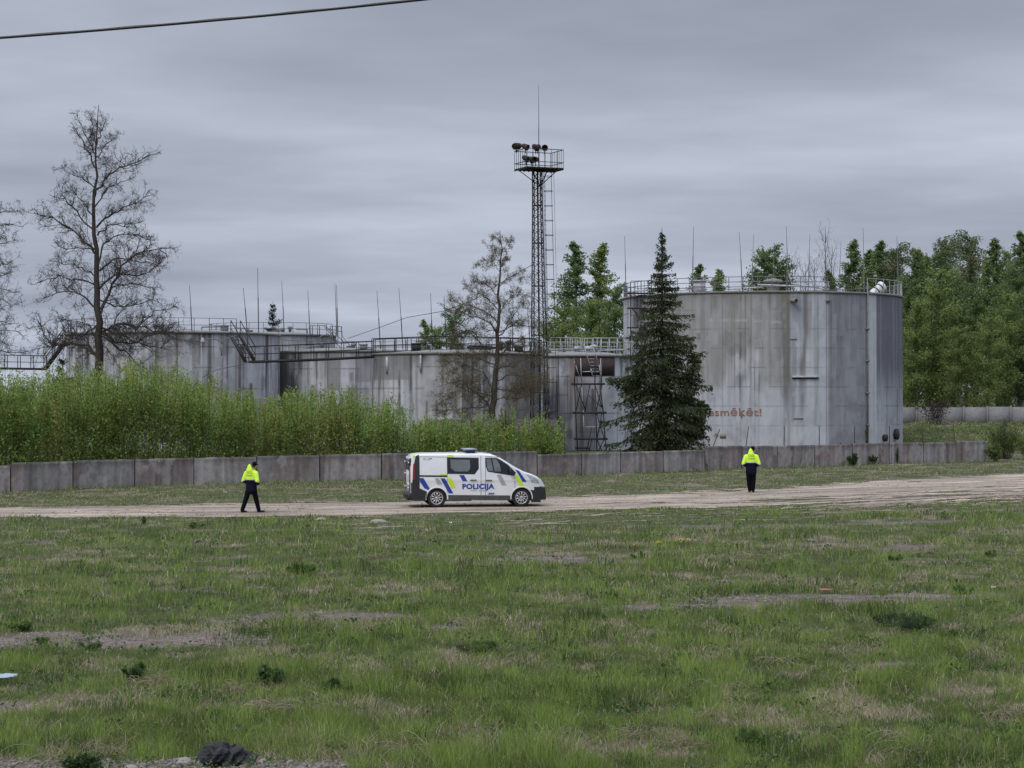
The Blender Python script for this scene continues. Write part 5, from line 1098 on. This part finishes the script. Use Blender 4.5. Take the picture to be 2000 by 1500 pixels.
# rear: doors, lamps, window, bumper, plate
mb = MB(); mb.box((-.03, 0, .40), (.16, 1.84, .26)); mb.box((-.10, 0, .46), (.12, 1.5, .06)); o_ = mb.build('rear_bumper', M_blk, van); o_.modifiers.new('b', 'BEVEL').width = .02
for sg in (-1, 1):
    mb = MB(); mb.box((-.012, sg*.80, 1.22), (.05, .13, .62)); mb.build('tail_lamp', M_tail, van)
    mb = MB(); mb.box((-.012, sg*.80, 1.66), (.045, .15, .26)); mb.box((-.012, sg*.82, .75), (.045, .12, .33)); mb.build('rear_trim', M_blk, van)
    mb = MB(); mb.box((-.012, sg*.37, .98), (.03, .70, 1.0)); mb.box((-.012, sg*.37, 1.75), (.03, .70, .14)); d_2 = mb.build('rear_door', M_body, van)
    mb = MB(); mb.box((-.016, sg*.37, 1.53), (.04, .64, .38)); mb.build('rear_window', M_glass, d_2)
    for z in (.72, 1.2, 1.62):
        mb = MB(); mb.box((-.05, sg*.735, z), (.05, .11, .05)); mb.build('hinge', M_body, d_2)
mb = MB(); mb.box((-.035, -.3, .83), (.03, .5, .12)); mb.build('number_plate', M_white, van)
# windscreen, front
Vv = []; xsn = np.linspace(3.16, 4.12, 8); ysn = np.linspace(-1, 1, 9)
for x in xsn:
    for y in ysn: yy = y*(float(vside(x, 1.4))-.19); Vv.append((x, yy, float(vtop(x))-.0084+.025*(1-(y)**2)*.6+.008+.004))
mb = MB(); mb.add(Vv, np.array([[i*9+k, (i+1)*9+k, (i+1)*9+k+1, i*9+k+1] for i in range(7) for k in range(8)])); mb.build('windscreen', M_glass, van)
mb = MB(); mb.box((4.93, 0, .42), (.16, 1.1, .16)); mb.box((4.80, 0, .86), (.24, .9, .10)); o_ = mb.build('grille', M_blk, van); o_.modifiers.new('b', 'BEVEL').width = .03
for sg in (-1, 1):
    mb = MB(); x, z = vx(1365), vz(1365, 392); y = sg*(float(vside(x, z))+.16); mb.box((x, y, z), (.10, .2, .24)); mb.box((x+.02, y-sg*.12, z-.08), (.06, .16, .06)); o_ = mb.build('wing_mirror', M_blk, van); o_.modifiers.new('b', 'BEVEL').width = .03
M_bluel = mat('blue_beacon', (0.025, 0.05, 0.20), .15, 0, .1, 5)
x0, x1 = vx(865), vx(1003); mb = MB(); mb.box(((x0+x1)/2, 0, 2.00), (.30, 1.3, .06)); lb_ = mb.build('light_bar', M_blk, van)
mb = MB(); mb.box(((x0+x1)/2, 0, 2.055), (x1-x0-.02, 1.38, .06)); o_ = mb.build('blue_lens', M_bluel, lb_); o_.modifiers.new('b', 'BEVEL').width = .02
mb = MB(); mb.box(((x0+x1)/2, 0, 2.09), (x1-x0-.01, 1.39, .035)); mb.build('bar_cover', M_gry, lb_)
mb = MB(); mb.bar((vx(782), -.3, 1.96), (vx(782), -.3, 2.05), .025); mb.build('antenna', M_white, van)
mb = MB(); mb.bar((vx(1050), -.1, 1.95), (vx(1050), -.1, 2.0), .04); mb.build('antenna', M_blk, van)
mb = MB(); mb.box((4.3, -.25, .9), (.02, .02, .02)); 
# seats seen through? the glass is dark; place the van
yaw = R_(8.2); rear = np.array(G(853, 991.5)); 
off = np.array([.95, -.9]); c_, s_ = math.cos(yaw), math.sin(yaw)
van.rotation_euler = (0, 0, yaw); van.location = (rear[0]-(off[0]*c_-off[1]*s_), rear[1]-(off[0]*s_+off[1]*c_), float(height(rear[0]+1.5, rear[1]))+.012)

# ------------------------------------------------------------------ people
def blob(parts, voxel=.014, smooth=4):
    """parts: chains of (point, rx, ry); one closed surface comes out"""
    mb = MB(); sph = []
    n, k = 12, 8
    for ch in parts:
        pts = [np.array(c[0], float) for c in ch]
        dense = []
        for (a, b) in zip(ch[:-1], ch[1:]):
            ln = np.linalg.norm(np.array(b[0])-np.array(a[0])); m = max(2, int(ln/.02))
            for i in range(m): t = i/m; dense.append((np.array(a[0])*(1-t)+np.array(b[0])*t, a[1]*(1-t)+b[1]*t, a[2]*(1-t)+b[2]*t))
        dense.append((pts[-1], ch[-1][1], ch[-1][2]))
        for p, rx_, ry_ in dense: sph.append((p, rx_, ry_))
    ico = bmesh.new(); bmesh.ops.create_icosphere(ico, subdivisions=2, radius=1); iv = np.array([v.co[:] for v in ico.verts]); ico.verts.index_update(); fi = np.array([[v.index for v in f.verts] for f in ico.faces]); ico.free()
    for p, rx_, ry_ in sph: mb.add(p+iv*np.array([rx_, ry_, min(rx_, ry_)]), fi)
    ob = mb.build('tmp', None); md = ob.modifiers.new('r', 'REMESH'); md.mode = 'VOXEL'; md.voxel_size = voxel
    sm = ob.modifiers.new('s', 'SMOOTH'); sm.iterations = smooth; sm.factor = .5
    bpy.context.view_layer.update(); me = bpy.data.meshes.new_from_object(ob.evaluated_get(bpy.context.evaluated_depsgraph_get())); bpy.data.objects.remove(ob)
    return me
def put(me, name, mats, parent, matf=None, scale=1.0):
    me.materials.clear()
    for m in mats: me.materials.append(m)
    if matf:
        for p in me.polygons: p.material_index = matf(p.center)
    for p in me.polygons: p.use_smooth = True
    o_ = bpy.data.objects.new(name, me); col.objects.link(o_); o_.parent = parent; return o_
M_hiv = mat('hi_vis_yellow', (0.62, 0.92, 0.05), .7, 0, .07, 7, .2); M_navy = mat('navy_fabric', (0.007, 0.008, 0.020), .85, 0, .2, 10, .2); M_black = mat('black_fabric', (0.004, 0.004, 0.008), .85, 0, .2, 10, .2)
for q_ in (M_navy, M_black): q_.node_tree.nodes['Principled BSDF'].inputs['Specular IOR Level'].default_value = .08
M_skin = mat('skin', (0.42, 0.26, 0.19), .55, 0, .08, 9); M_refl = mat('reflective_tape', (0.55, 0.56, 0.56), .4, 0, .1, 9); M_shoe = mat('black_leather', (0.01, 0.01, 0.011), .4, 0, .2, 9); M_hair = mat('dark_hair', (0.02, 0.015, 0.012), .7)
def person(label, loc, rz, s, L, Rr, head_dx=0.0):
    """L / Rr: (knee, ankle, toe direction) of each leg; local x right, y forward"""
    root = empty('person', loc, label, 'person', None, rz); root.scale = (s, s, s)
    sh_z, hip_z, neck = 1.44, .95, 1.50; hd = (head_dx, .09, 1.665)
    arms = {}
    for sg in (-1, 1):
        arms[sg] = ((sg*.19, 0, 1.43), (sg*.285, -.06, 1.13), (sg*.17, .20, 1.02))
    ch = [[((0, 0, .93), .16, .11), ((0, 0, 1.1), .145, .10), ((0, 0, 1.3), .165, .11), ((0, .0, 1.42), .15, .09), ((0, .02, 1.50), .055, .055), ((head_dx*.7, .06, 1.58), .055, .06)],
          [((hd[0], hd[1]-.015, hd[2]+.03), .072, .09), ((hd[0], hd[1]+.02, hd[2]-.06), .058, .065)], [((hd[0], hd[1]+.095, hd[2]-.005), .013, .016), ((hd[0], hd[1]+.105, hd[2]-.025), .015, .014)],
          [((hd[0]-.074, hd[1], hd[2]+.01), .012, .02), ((hd[0]-.072, hd[1], hd[2]-.02), .01, .015)], [((hd[0]+.074, hd[1], hd[2]+.01), .012, .02), ((hd[0]+.072, hd[1], hd[2]-.02), .01, .015)], [((hd[0]-.02, hd[1]+.085, hd[2]-.055), .01, .008), ((hd[0]+.02, hd[1]+.085, hd[2]-.055), .01, .008)]]
    for sg in (-1, 1):
        a, b, c = arms[sg]; ch.append([(a, .055, .055), (b, .042, .042), (c, .028, .028)])
        c = np.array(c); pd = np.array([-sg*.75, .6, -.2]); pd /= np.linalg.norm(pd); pal = c+pd*.06; up_ = np.array([0, 0, 1.])
        ch.append([(c, .026, .022), (pal, .022, .036), (pal+pd*.03, .02, .036)])
        for j, (off_, ln) in enumerate(((.034, .068), (.012, .078), (-.011, .072), (-.033, .056))):
            q0 = pal+pd*.03+up_*off_; q1 = q0+pd*ln*.55; q2 = q1+(pd*.5+np.array([0, -.6, -.1]))*ln*.45; ch.append([(q0, .010, .010), (q1, .0095, .0095), (q2, .008, .008)])
        q0 = c+pd*.02+up_*.03; q1 = q0+pd*.03+up_*.03; q2 = q1+pd*.025+np.array([0, -.01, .005]); ch.append([(q0, .013, .013), (q1, .011, .011), (q2, .009, .009)])
    for sg, leg in ((-1, L), (1, Rr)):
        hip = (sg*.09, 0, .92); ch.append([(hip, .085, .085), (leg[0], .055, .055), (leg[1], .04, .04)])
        an = np.array(leg[1]); td = np.array([math.sin(leg[2]), math.cos(leg[2]), 0]); ch.append([((an[0], an[1], an[2]-.03), .035, .035), (tuple(an+td*.12+[0, 0, -.055]), .03, .03)])
    put(blob(ch, .011, 3), 'body', [M_skin], root)
    # trousers
    ch = [[((0, 0, .96), .17, .125), ((0, 0, .88), .175, .13)]]
    for sg, leg in ((-1, L), (1, Rr)):
        k, an = np.array(leg[0]), np.array(leg[1]); ch.append([((sg*.095, 0, .88), .112, .12), (tuple(k), .094, .094), (tuple(an+[0, 0, -.0]), .074, .08)])
    put(blob(ch, .015, 4), 'trousers', [M_black], root)
    for sg, leg in ((-1, L), (1, Rr)):
        an = np.array(leg[1]); td = np.array([math.sin(leg[2]), math.cos(leg[2]), 0]); z = an[2]-.05
        put(blob([[(tuple(an+[0, 0, .02]), .056, .056), (tuple(an-td*.02+[0, 0, -.045]), .05, .05), (tuple(an+td*.10+[0, 0, -.055]), .048, .045), (tuple(an+td*.19+[0, 0, -.062]), .04, .04)]], .012, 2), 'shoe', [M_shoe], root)
    # jacket
    ch = [[((0, 0, .80), .225, .165), ((0, 0, 1.0), .215, .155), ((0, 0, 1.2), .215, .16), ((0, -.005, 1.36), .205, .15), ((0, 0, 1.45), .13, .10)]]
    for sg in (-1, 1):
        a, b, c = arms[sg]; ch.append([((sg*.16, 0, 1.42), .085, .085), ((sg*.215, -.01, 1.40), .085, .085), ((b[0]+sg*.01, b[1], b[2]), .085, .085), ((c[0]*.98, c[1]-.02, c[2]), .06, .06)])
    def jm(c):
        x, y, z = c
        inarm = abs(x) > .205+.0*z
        lim = 1.165 if not inarm else 1.165-.55*(abs(x)-.205)-.02
        if z > lim+.032: return 0
        if z > lim: return 2
        return 1
    jk = put(blob(ch, .013, 5), 'jacket', [M_hiv, M_navy, M_refl], root, jm)
    put(blob([[((0, -.10, 1.41), .15, .06), ((-.01, -.12, 1.50), .13, .07), ((-.01, -.10, 1.58), .105, .07), ((-.02, -.09, 1.65), .07, .06), ((-.02, -.09, 1.70), .035, .04)], [((-.09, 0, 1.49), .05, .06), ((-.05, .08, 1.48), .03, .03)], [((.09, 0, 1.49), .05, .06), ((.05, .08, 1.48), .03, .03)]], .012, 4), 'hood', [M_hiv], jk)
    V_, Fs = text_mesh('POLICIJA', 1.0, .02); V_[:, 0] -= (V_[:, 0].max()+V_[:, 0].min())/2; V_ *= .062
    from mathutils.bvhtree import BVHTree
    bv = BVHTree.FromPolygons([v.co[:] for v in jk.data.vertices], [tuple(p.vertices) for p in jk.data.polygons]); W_ = []
    for v in V_:
        hit = bv.ray_cast(Vector((v[0], -1, 1.30+v[1])), Vector((0, 1, 0)))[0]; W_.append((v[0], (hit.y if hit else -.15)-.004, 1.30+v[1]))
    mb = MB(); add_polys(mb, W_, Fs); mb.build('back_lettering', M_sill, jk)
    # cap
    hx, hy, hz_ = hd
    put(blob([[((hx, hy-.015, hz_+.075), .082, .10), ((hx, hy-.012, hz_+.045), .084, .10)], [((hx-.03, hy+.12, hz_+.045), .03, .02), ((hx+.03, hy+.12, hz_+.045), .03, .02)]], .01, 2), 'cap', [M_black], root)
    put(blob([[((hx-.0, hy-.06, hz_+.0), .062, .042), ((hx, hy-.055, hz_-.035), .05, .035)]], .01, 2), 'hair', [M_hair], root)
    return root
pl = G(491, 1001)
person('person in a yellow and navy jacket mid-stride left of the van, back turned', (pl[0], pl[1], float(height(*pl))+.012), R_(-28), .965,
       ((-.14, -.12, .50), (-.20, -.27, .09), .2), ((.13, .10, .50), (.24, .12, .09), .75), .085)
pr2 = G(1467, 962)
person('person in a yellow and navy jacket walking away at the right of the track', (pr2[0], pr2[1], float(height(*pr2))+.012), R_(-6), 1.06,
       ((-.10, .03, .50), (-.06, .02, .09), .05), ((.10, .06, .50), (.075, -.06, .10), .15), .07)

# ------------------------------------------------------------------ small things in the field
def rock(name, label, px, py, wpx, hpx, Mx, cat='stone', seed=0, group=None, rough=.35):
    g = G(px, py); sc_ = wpx/F_*g[1]/2; hs = hpx/F_*g[1]
    bm = bmesh.new(); bmesh.ops.create_icosphere(bm, subdivisions=4, radius=1); rg = np.random.default_rng(seed)
    o3 = rg.random(3)*50
    for v in bm.verts:
        c = np.array(v.co); n_ = fbm(c[0]*(1.3 if rough < .5 else 2.6)+o3[0]+c[2]*1.7, c[1]*(1.3 if rough < .5 else 2.6)+o3[1]+c[2]*1.4, seed % 7, 5); v.co = Vector(c*(1-rough+rough*2*n_))
        v.co.z = v.co.z*hs/sc_*.75 if sc_ else v.co.z
    me = bpy.data.meshes.new(name); bm.to_mesh(me); bm.free()
    for p in me.polygons: p.use_smooth = rough < .5
    me.materials.append(Mx); o_ = bpy.data.objects.new(name, me); col.objects.link(o_); o_.scale = (sc_,)*3; o_.location = (g[0], g[1], float(height(*g))+hs*.22); o_.rotation_euler = (0, 0, rg.random()*6)
    return tag(o_, label, cat, group)
M_char = mat('charred_wood', (0.022, 0.021, 0.022), .85, 0, .5, 12, 1.0); M_pst = mat('pale_stone', (0.24, 0.22, 0.195), .85, 0, .35, 10, .4)
rock('charred_stump', 'charred black lump of wood lying among stones at the bottom edge', 437, 1487, 90, 40, M_char, 'stump', 3, rough=.85)
rock('stone', 'pale round stone left of the charred stump', 362, 1488, 34, 16, M_pst, seed=4)
rock('stone', 'pale stone tucked against the charred stump', 392, 1492, 18, 18, M_pst, seed=5)
rock('stone', 'pale stone right of the charred stump at the bottom edge', 514, 1496, 22, 18, M_pst, seed=6)
rock('stone', 'flat pale stone further left of the charred stump', 257, 1492, 26, 10, M_pst, seed=8)
rock('concrete_lump', 'flat grey concrete lump at the near edge of the dirt track left of the van', 739, 1020, 34, 9, M_pst, 'rubble', 9)
rock('concrete_lump', 'low concrete lump in the grass between the left person and the van', 628, 1018, 22, 7, M_pst, 'rubble', 10)
# pebbles
pm = MB(); ico = bmesh.new(); bmesh.ops.create_icosphere(ico, subdivisions=1, radius=1); iv = np.array([v.co[:] for v in ico.verts]); fi = np.array([[v.index for v in f.verts] for f in ico.faces]); ico.free()
def pebbles(n, cx, cy, rx, ry, s0, s1):
    for _ in range(n):
        a = random.random()*6.283; r = math.sqrt(random.random()); x = cx+rx*r*math.cos(a); y = cy+ry*r*math.sin(a); s = random.uniform(s0, s1)*random.choice((.5, .7, 1)); k = random.uniform(.55, 1.25)
        pm.add(iv*np.array([s*random.uniform(.8, 1.3), s, s*.6])*(1+rng.normal(0, .08, (12, 1)))+np.array([x, y, float(height(x, y))+s*.2]), fi, np.array([.20, .18, .16])*k)
pebbles(2600, -4.1, 22.0, 2.9, .75, .012, .042); pebbles(900, -6.9, 33.4, 3.1, 1.1, .01, .035); pebbles(700, 6.2, 39.8, 4.0, .9, .01, .04); pebbles(300, 3.0, 38.2, 2.4, .4, .01, .04)
for _ in range(1600):
    x = random.uniform(-24, 30); a = float(np.interp(x, near_e[:, 0], near_e[:, 1])); b = float(np.interp(x, far_e[:, 0], far_e[:, 1])); y = random.uniform(a-1.5, b+1); s = random.uniform(.012, .05)
    pm.add(iv*np.array([s*1.2, s, s*.6])+np.array([x, y, float(height(x, y))+s*.3]), fi, np.array([.33, .30, .26])*random.uniform(.5, 1.2))
tag(pm.build('gravel', mat_vc('pebble', .9, .2, 20)), 'loose pale pebbles and gravel on the bare ground patches and track', 'gravel', kind='stuff')
# weeds
W1, W2 = (.11, .18, .045), (.075, .13, .036)
for name, lb, px, py, wpx, hpx, n, c1, c2, sz in (
    ('weed', 'dark leafy weed at the bottom left among the pebbles', 158, 1503, 85, 50, 1500, (.028, .05, .016), W2, .035), ('burdock', 'broad-leaved burdock plant in the left foreground', 533, 1328, 85, 44, 240, (.075, .14, .045), (.09, .15, .05), .11),
    ('weed', 'large dark weed clump at the right of the field', 1760, 1222, 120, 34, 1300, W2, (.03, .05, .022), .05), ('weed', 'round dark weed right beside the large clump, nearer', 1845, 1250, 70, 34, 700, W1, W2, .05), ('weed', 'dark tuft in the middle foreground', 655, 1350, 60, 34, 700, W1, W2, .05), ('weed', 'bright green weed right of the picture centre', 1330, 1292, 62, 30, 700, (.065, .12, .025), W1, .045),
    ('weed', 'grassy tuft left of centre beyond the gravel patch', 590, 1122, 60, 28, 700, W1, (.06, .1, .03), .07), ('weed', 'green weed above the right bare strip', 1195, 1168, 40, 24, 420, W1, W2, .06), ('weed', 'small round weed far left in the field', 214, 1058, 20, 16, 200, W2, W1, .06), ('weed', 'weed with wide leaves below the yellow flowers', 1250, 1088, 38, 18, 300, (.06, .12, .03), W1, .06),
    ('weed', 'small upright weed by the near track edge at the left', 281, 1022, 12, 20, 160, W1, (.07, .11, .03), .05), ('weed', 'low dark weed by the track edge left of the left person', 382, 1030, 42, 14, 300, W1, W2, .06), ('weed', 'green clump at the right bare strip end', 1880, 1155, 50, 16, 300, W1, W2, .05), ('weed', 'green clump on the left bare patch', 85, 1262, 44, 18, 420, (.05, .1, .025), W1, .04), ('weed', 'second green clump on the left bare patch', 172, 1266, 50, 14, 420, (.05, .1, .025), W1, .04),
    ('weed', 'dark weed at the left end of the gravel patch', 42, 1232, 60, 26, 700, W1, W2, .05), ('weed', 'dark tall tuft left of the burdock', 262, 1320, 40, 40, 600, W1, (.05, .085, .03), .06), ('weed', 'tuft in the right foreground near the bottom', 1462, 1450, 80, 34, 900, W1, W2, .04), ('weed', 'tall pale grass tuft at the lower middle', 930, 1275, 80, 28, 700, W1, (.1, .12, .05), .06),
    ('weed', 'small dark tuft far right on the field', 1935, 1085, 28, 16, 200, W2, W1, .06), ('weed', 'dark round tuft right of the van in the field', 1750, 1096, 34, 16, 260, W2, W1, .06)):
    g = G(px, py); top = P(px, py-hpx, g[1]); tf = 'tuft' in lb or 'clump' in lb
    shrub(name, lb, px, py-hpx*(.8 if tf else .7), py, g[1], wpx*(1.15 if tf else 1), n if not tf else int(n*.8), c1, c2, sz*(2.6 if tf else 1.15), aspect=1.5 if name == 'burdock' else (9 if tf else 2.0))
M_yfl = mat('yellow_petals', (0.50, 0.42, 0.03), .6, 0, .2, 20)
for px, py, hp, lb in ((1335, 1070, 12, 'yellow flower clump standing in the field right of the van'), (1243, 1076, 11, 'small yellow flowers on the wide-leaved weed'), (1286, 1072, 10, 'tiny yellow flowers between the two other clumps'), (1209, 1106, 4, 'single yellow dandelion in the grass')):
    g = G(px, py); root = empty('yellow_flowers', (g[0], g[1], float(height(*g))), lb, 'flowers'); hh = hp/F_*g[1]+.08; n = 22 if hp == 12 else (6 if hp > 5 else 3); r = .13 if hp == 12 else .08
    A = rng.normal(0, r*.6, (n, 3)); A[:, 2] = 0; B = A.copy(); B[:, :2] *= 1.6; B[:, 2] = hh*rng.uniform(.8, 1.1, n); mb = MB(); mb.segs(A, B, .004, .003, 3, (.06, .1, .03)); mb.build('stems', M_leaf, root)
    mb = MB(); mb.leaves(np.repeat(B, 5, 0)+rng.normal(0, .018, (n*5, 3)), .035, (1, 1, 1), aspect=1.2); mb.build('blooms', M_yfl, root)
def litter(name, label, px, py, w_, h_, c, cat='litter', lift=.05, seed=1):
    g = G(px, py); rg = np.random.default_rng(seed); n = 9; U, Vv = np.meshgrid(np.linspace(-.5, .5, n), np.linspace(-.5, .5, n), indexing='ij'); S = w_/F_*g[1]
    Zz = lift+h_/F_*g[1]*(.4+.6*fbm(U*4+seed, Vv*4, seed, 2)); V_ = np.stack([U*S, Vv*S*.7, Zz], -1); I = np.arange(n-1)[:, None]*n+np.arange(n-1)[None]
    mb = MB(); mb.add(V_.reshape(-1, 3), np.stack([I, I+n, I+n+1, I+1], -1).reshape(-1, 4)); o_ = mb.build(name, mat(name+'_'+str(seed), c, .6, 0, .1, 9), None, True); o_.location = (g[0], g[1], float(height(*g))); md = o_.modifiers.new('s', 'SOLIDIFY'); md.thickness = .004
    return tag(o_, label, cat)
litter('plastic_sheet', 'crumpled pale blue plastic sheet at the left edge of the field', 8, 1332, 48, 16, (.30, .38, .42), seed=1)
litter('red_rag', 'flattened red rag lying on the right bare strip', 1612, 1160, 26, 5, (.33, .07, .06), seed=2)
litter('paper_scrap', 'white paper scrap in the grass below the van', 880, 1032, 6, 7, (.7, .7, .7), seed=3)
litter('paper_scrap', 'white paper scrap on the bare strip near the right edge', 1940, 1152, 9, 4, (.6, .6, .58), seed=4)
litter('paper_scrap', 'white scrap on the verge between the left person and the wall', 440, 968, 7, 3, (.55, .55, .55), seed=5)
straw_ = MB()
def stalks(label, px, py, n, Lm, seed):
    g = G(px, py); rg = random.Random(seed); root_p = np.array([g[0], g[1], float(height(*g))]); mb = MB()
    for _ in range(n):
        a = rg.uniform(0, 6.28); ln = Lm*rg.uniform(.5, 1.1); p = np.array([rg.gauss(0, .12), rg.gauss(0, .12), 0]); e_ = rg.uniform(1.0, 1.45); pts = [p]
        for k in range(8):
            e_ -= rg.uniform(.1, .42); p = p+np.array([math.cos(a)*math.cos(e_), math.sin(a)*math.cos(e_)*.6, math.sin(e_)])*ln/8; p[2] = max(p[2], .03); pts.append(p)
        pts = np.array(pts); mb.segs(pts[:-1]-0, pts[1:], .0045*g[1]/22, .0035*g[1]/22, 3, np.array([.34, .30, .19])*rg.uniform(.7, 1.1))
    b0 = straw_.n
    for v_ in mb.V: straw_.V.append(v_+root_p)
    straw_.F += [f+b0 for f in mb.F]; straw_.C += mb.C; straw_.M += mb.M; straw_.n += mb.n
for i, (px, py, n, Lm, lb) in enumerate(((590, 1390, 90, .42, 'matted heap of dry straw right of the burdock foreground'), (460, 1340, 60, .4, 'dry straw heap left of the burdock'), (520, 1378, 60, .35, 'dry straw below the burdock'), (130, 1490, 16, .75, 'long arching dry stalks at the bottom left'), (1800+0, 1478, 14, .8, 'long arching dry stalks at the bottom right'), (820, 1475, 14, .7, 'long arching dry stalks at the bottom middle'),
    (1245, 1440, 90, .3, 'grey matted straw heap in the lower right foreground'), (1340, 1455, 70, .28, 'second matted straw heap right of the grey one'), (1520, 1300, 40, .4, 'dry arching tuft in the right middle of the field'), (735, 1092, 18, .5, 'pale arching straw tuft below the van rear'), (1470, 1088, 40, .5, 'pale arching straw tuft right of the yellow flowers'), (1970, 1395, 70, .35, 'dry straw heap at the right edge'), (290, 1330, 36, .4, 'dry reddish stalks beside the dark tall tuft'), (1440, 1345, 50, .35, 'dry straw tuft in the lower middle right'), (1375, 1350, 40, .35, 'dry straw tuft left of the lower middle right one'), (1800, 1085, 40, .5, 'straw tuft near the far right of the field'), (920, 1228, 40, .4, 'dry tuft beyond the tall pale grass in the middle'))):
    stalks(lb, px, py, n, Lm, 40+i)
tag(straw_.build('dry_straw', M_grass), 'matted heaps and long arching stalks of dry straw across the field', 'dry grass', kind='stuff')
bpy.context.view_layer.update()
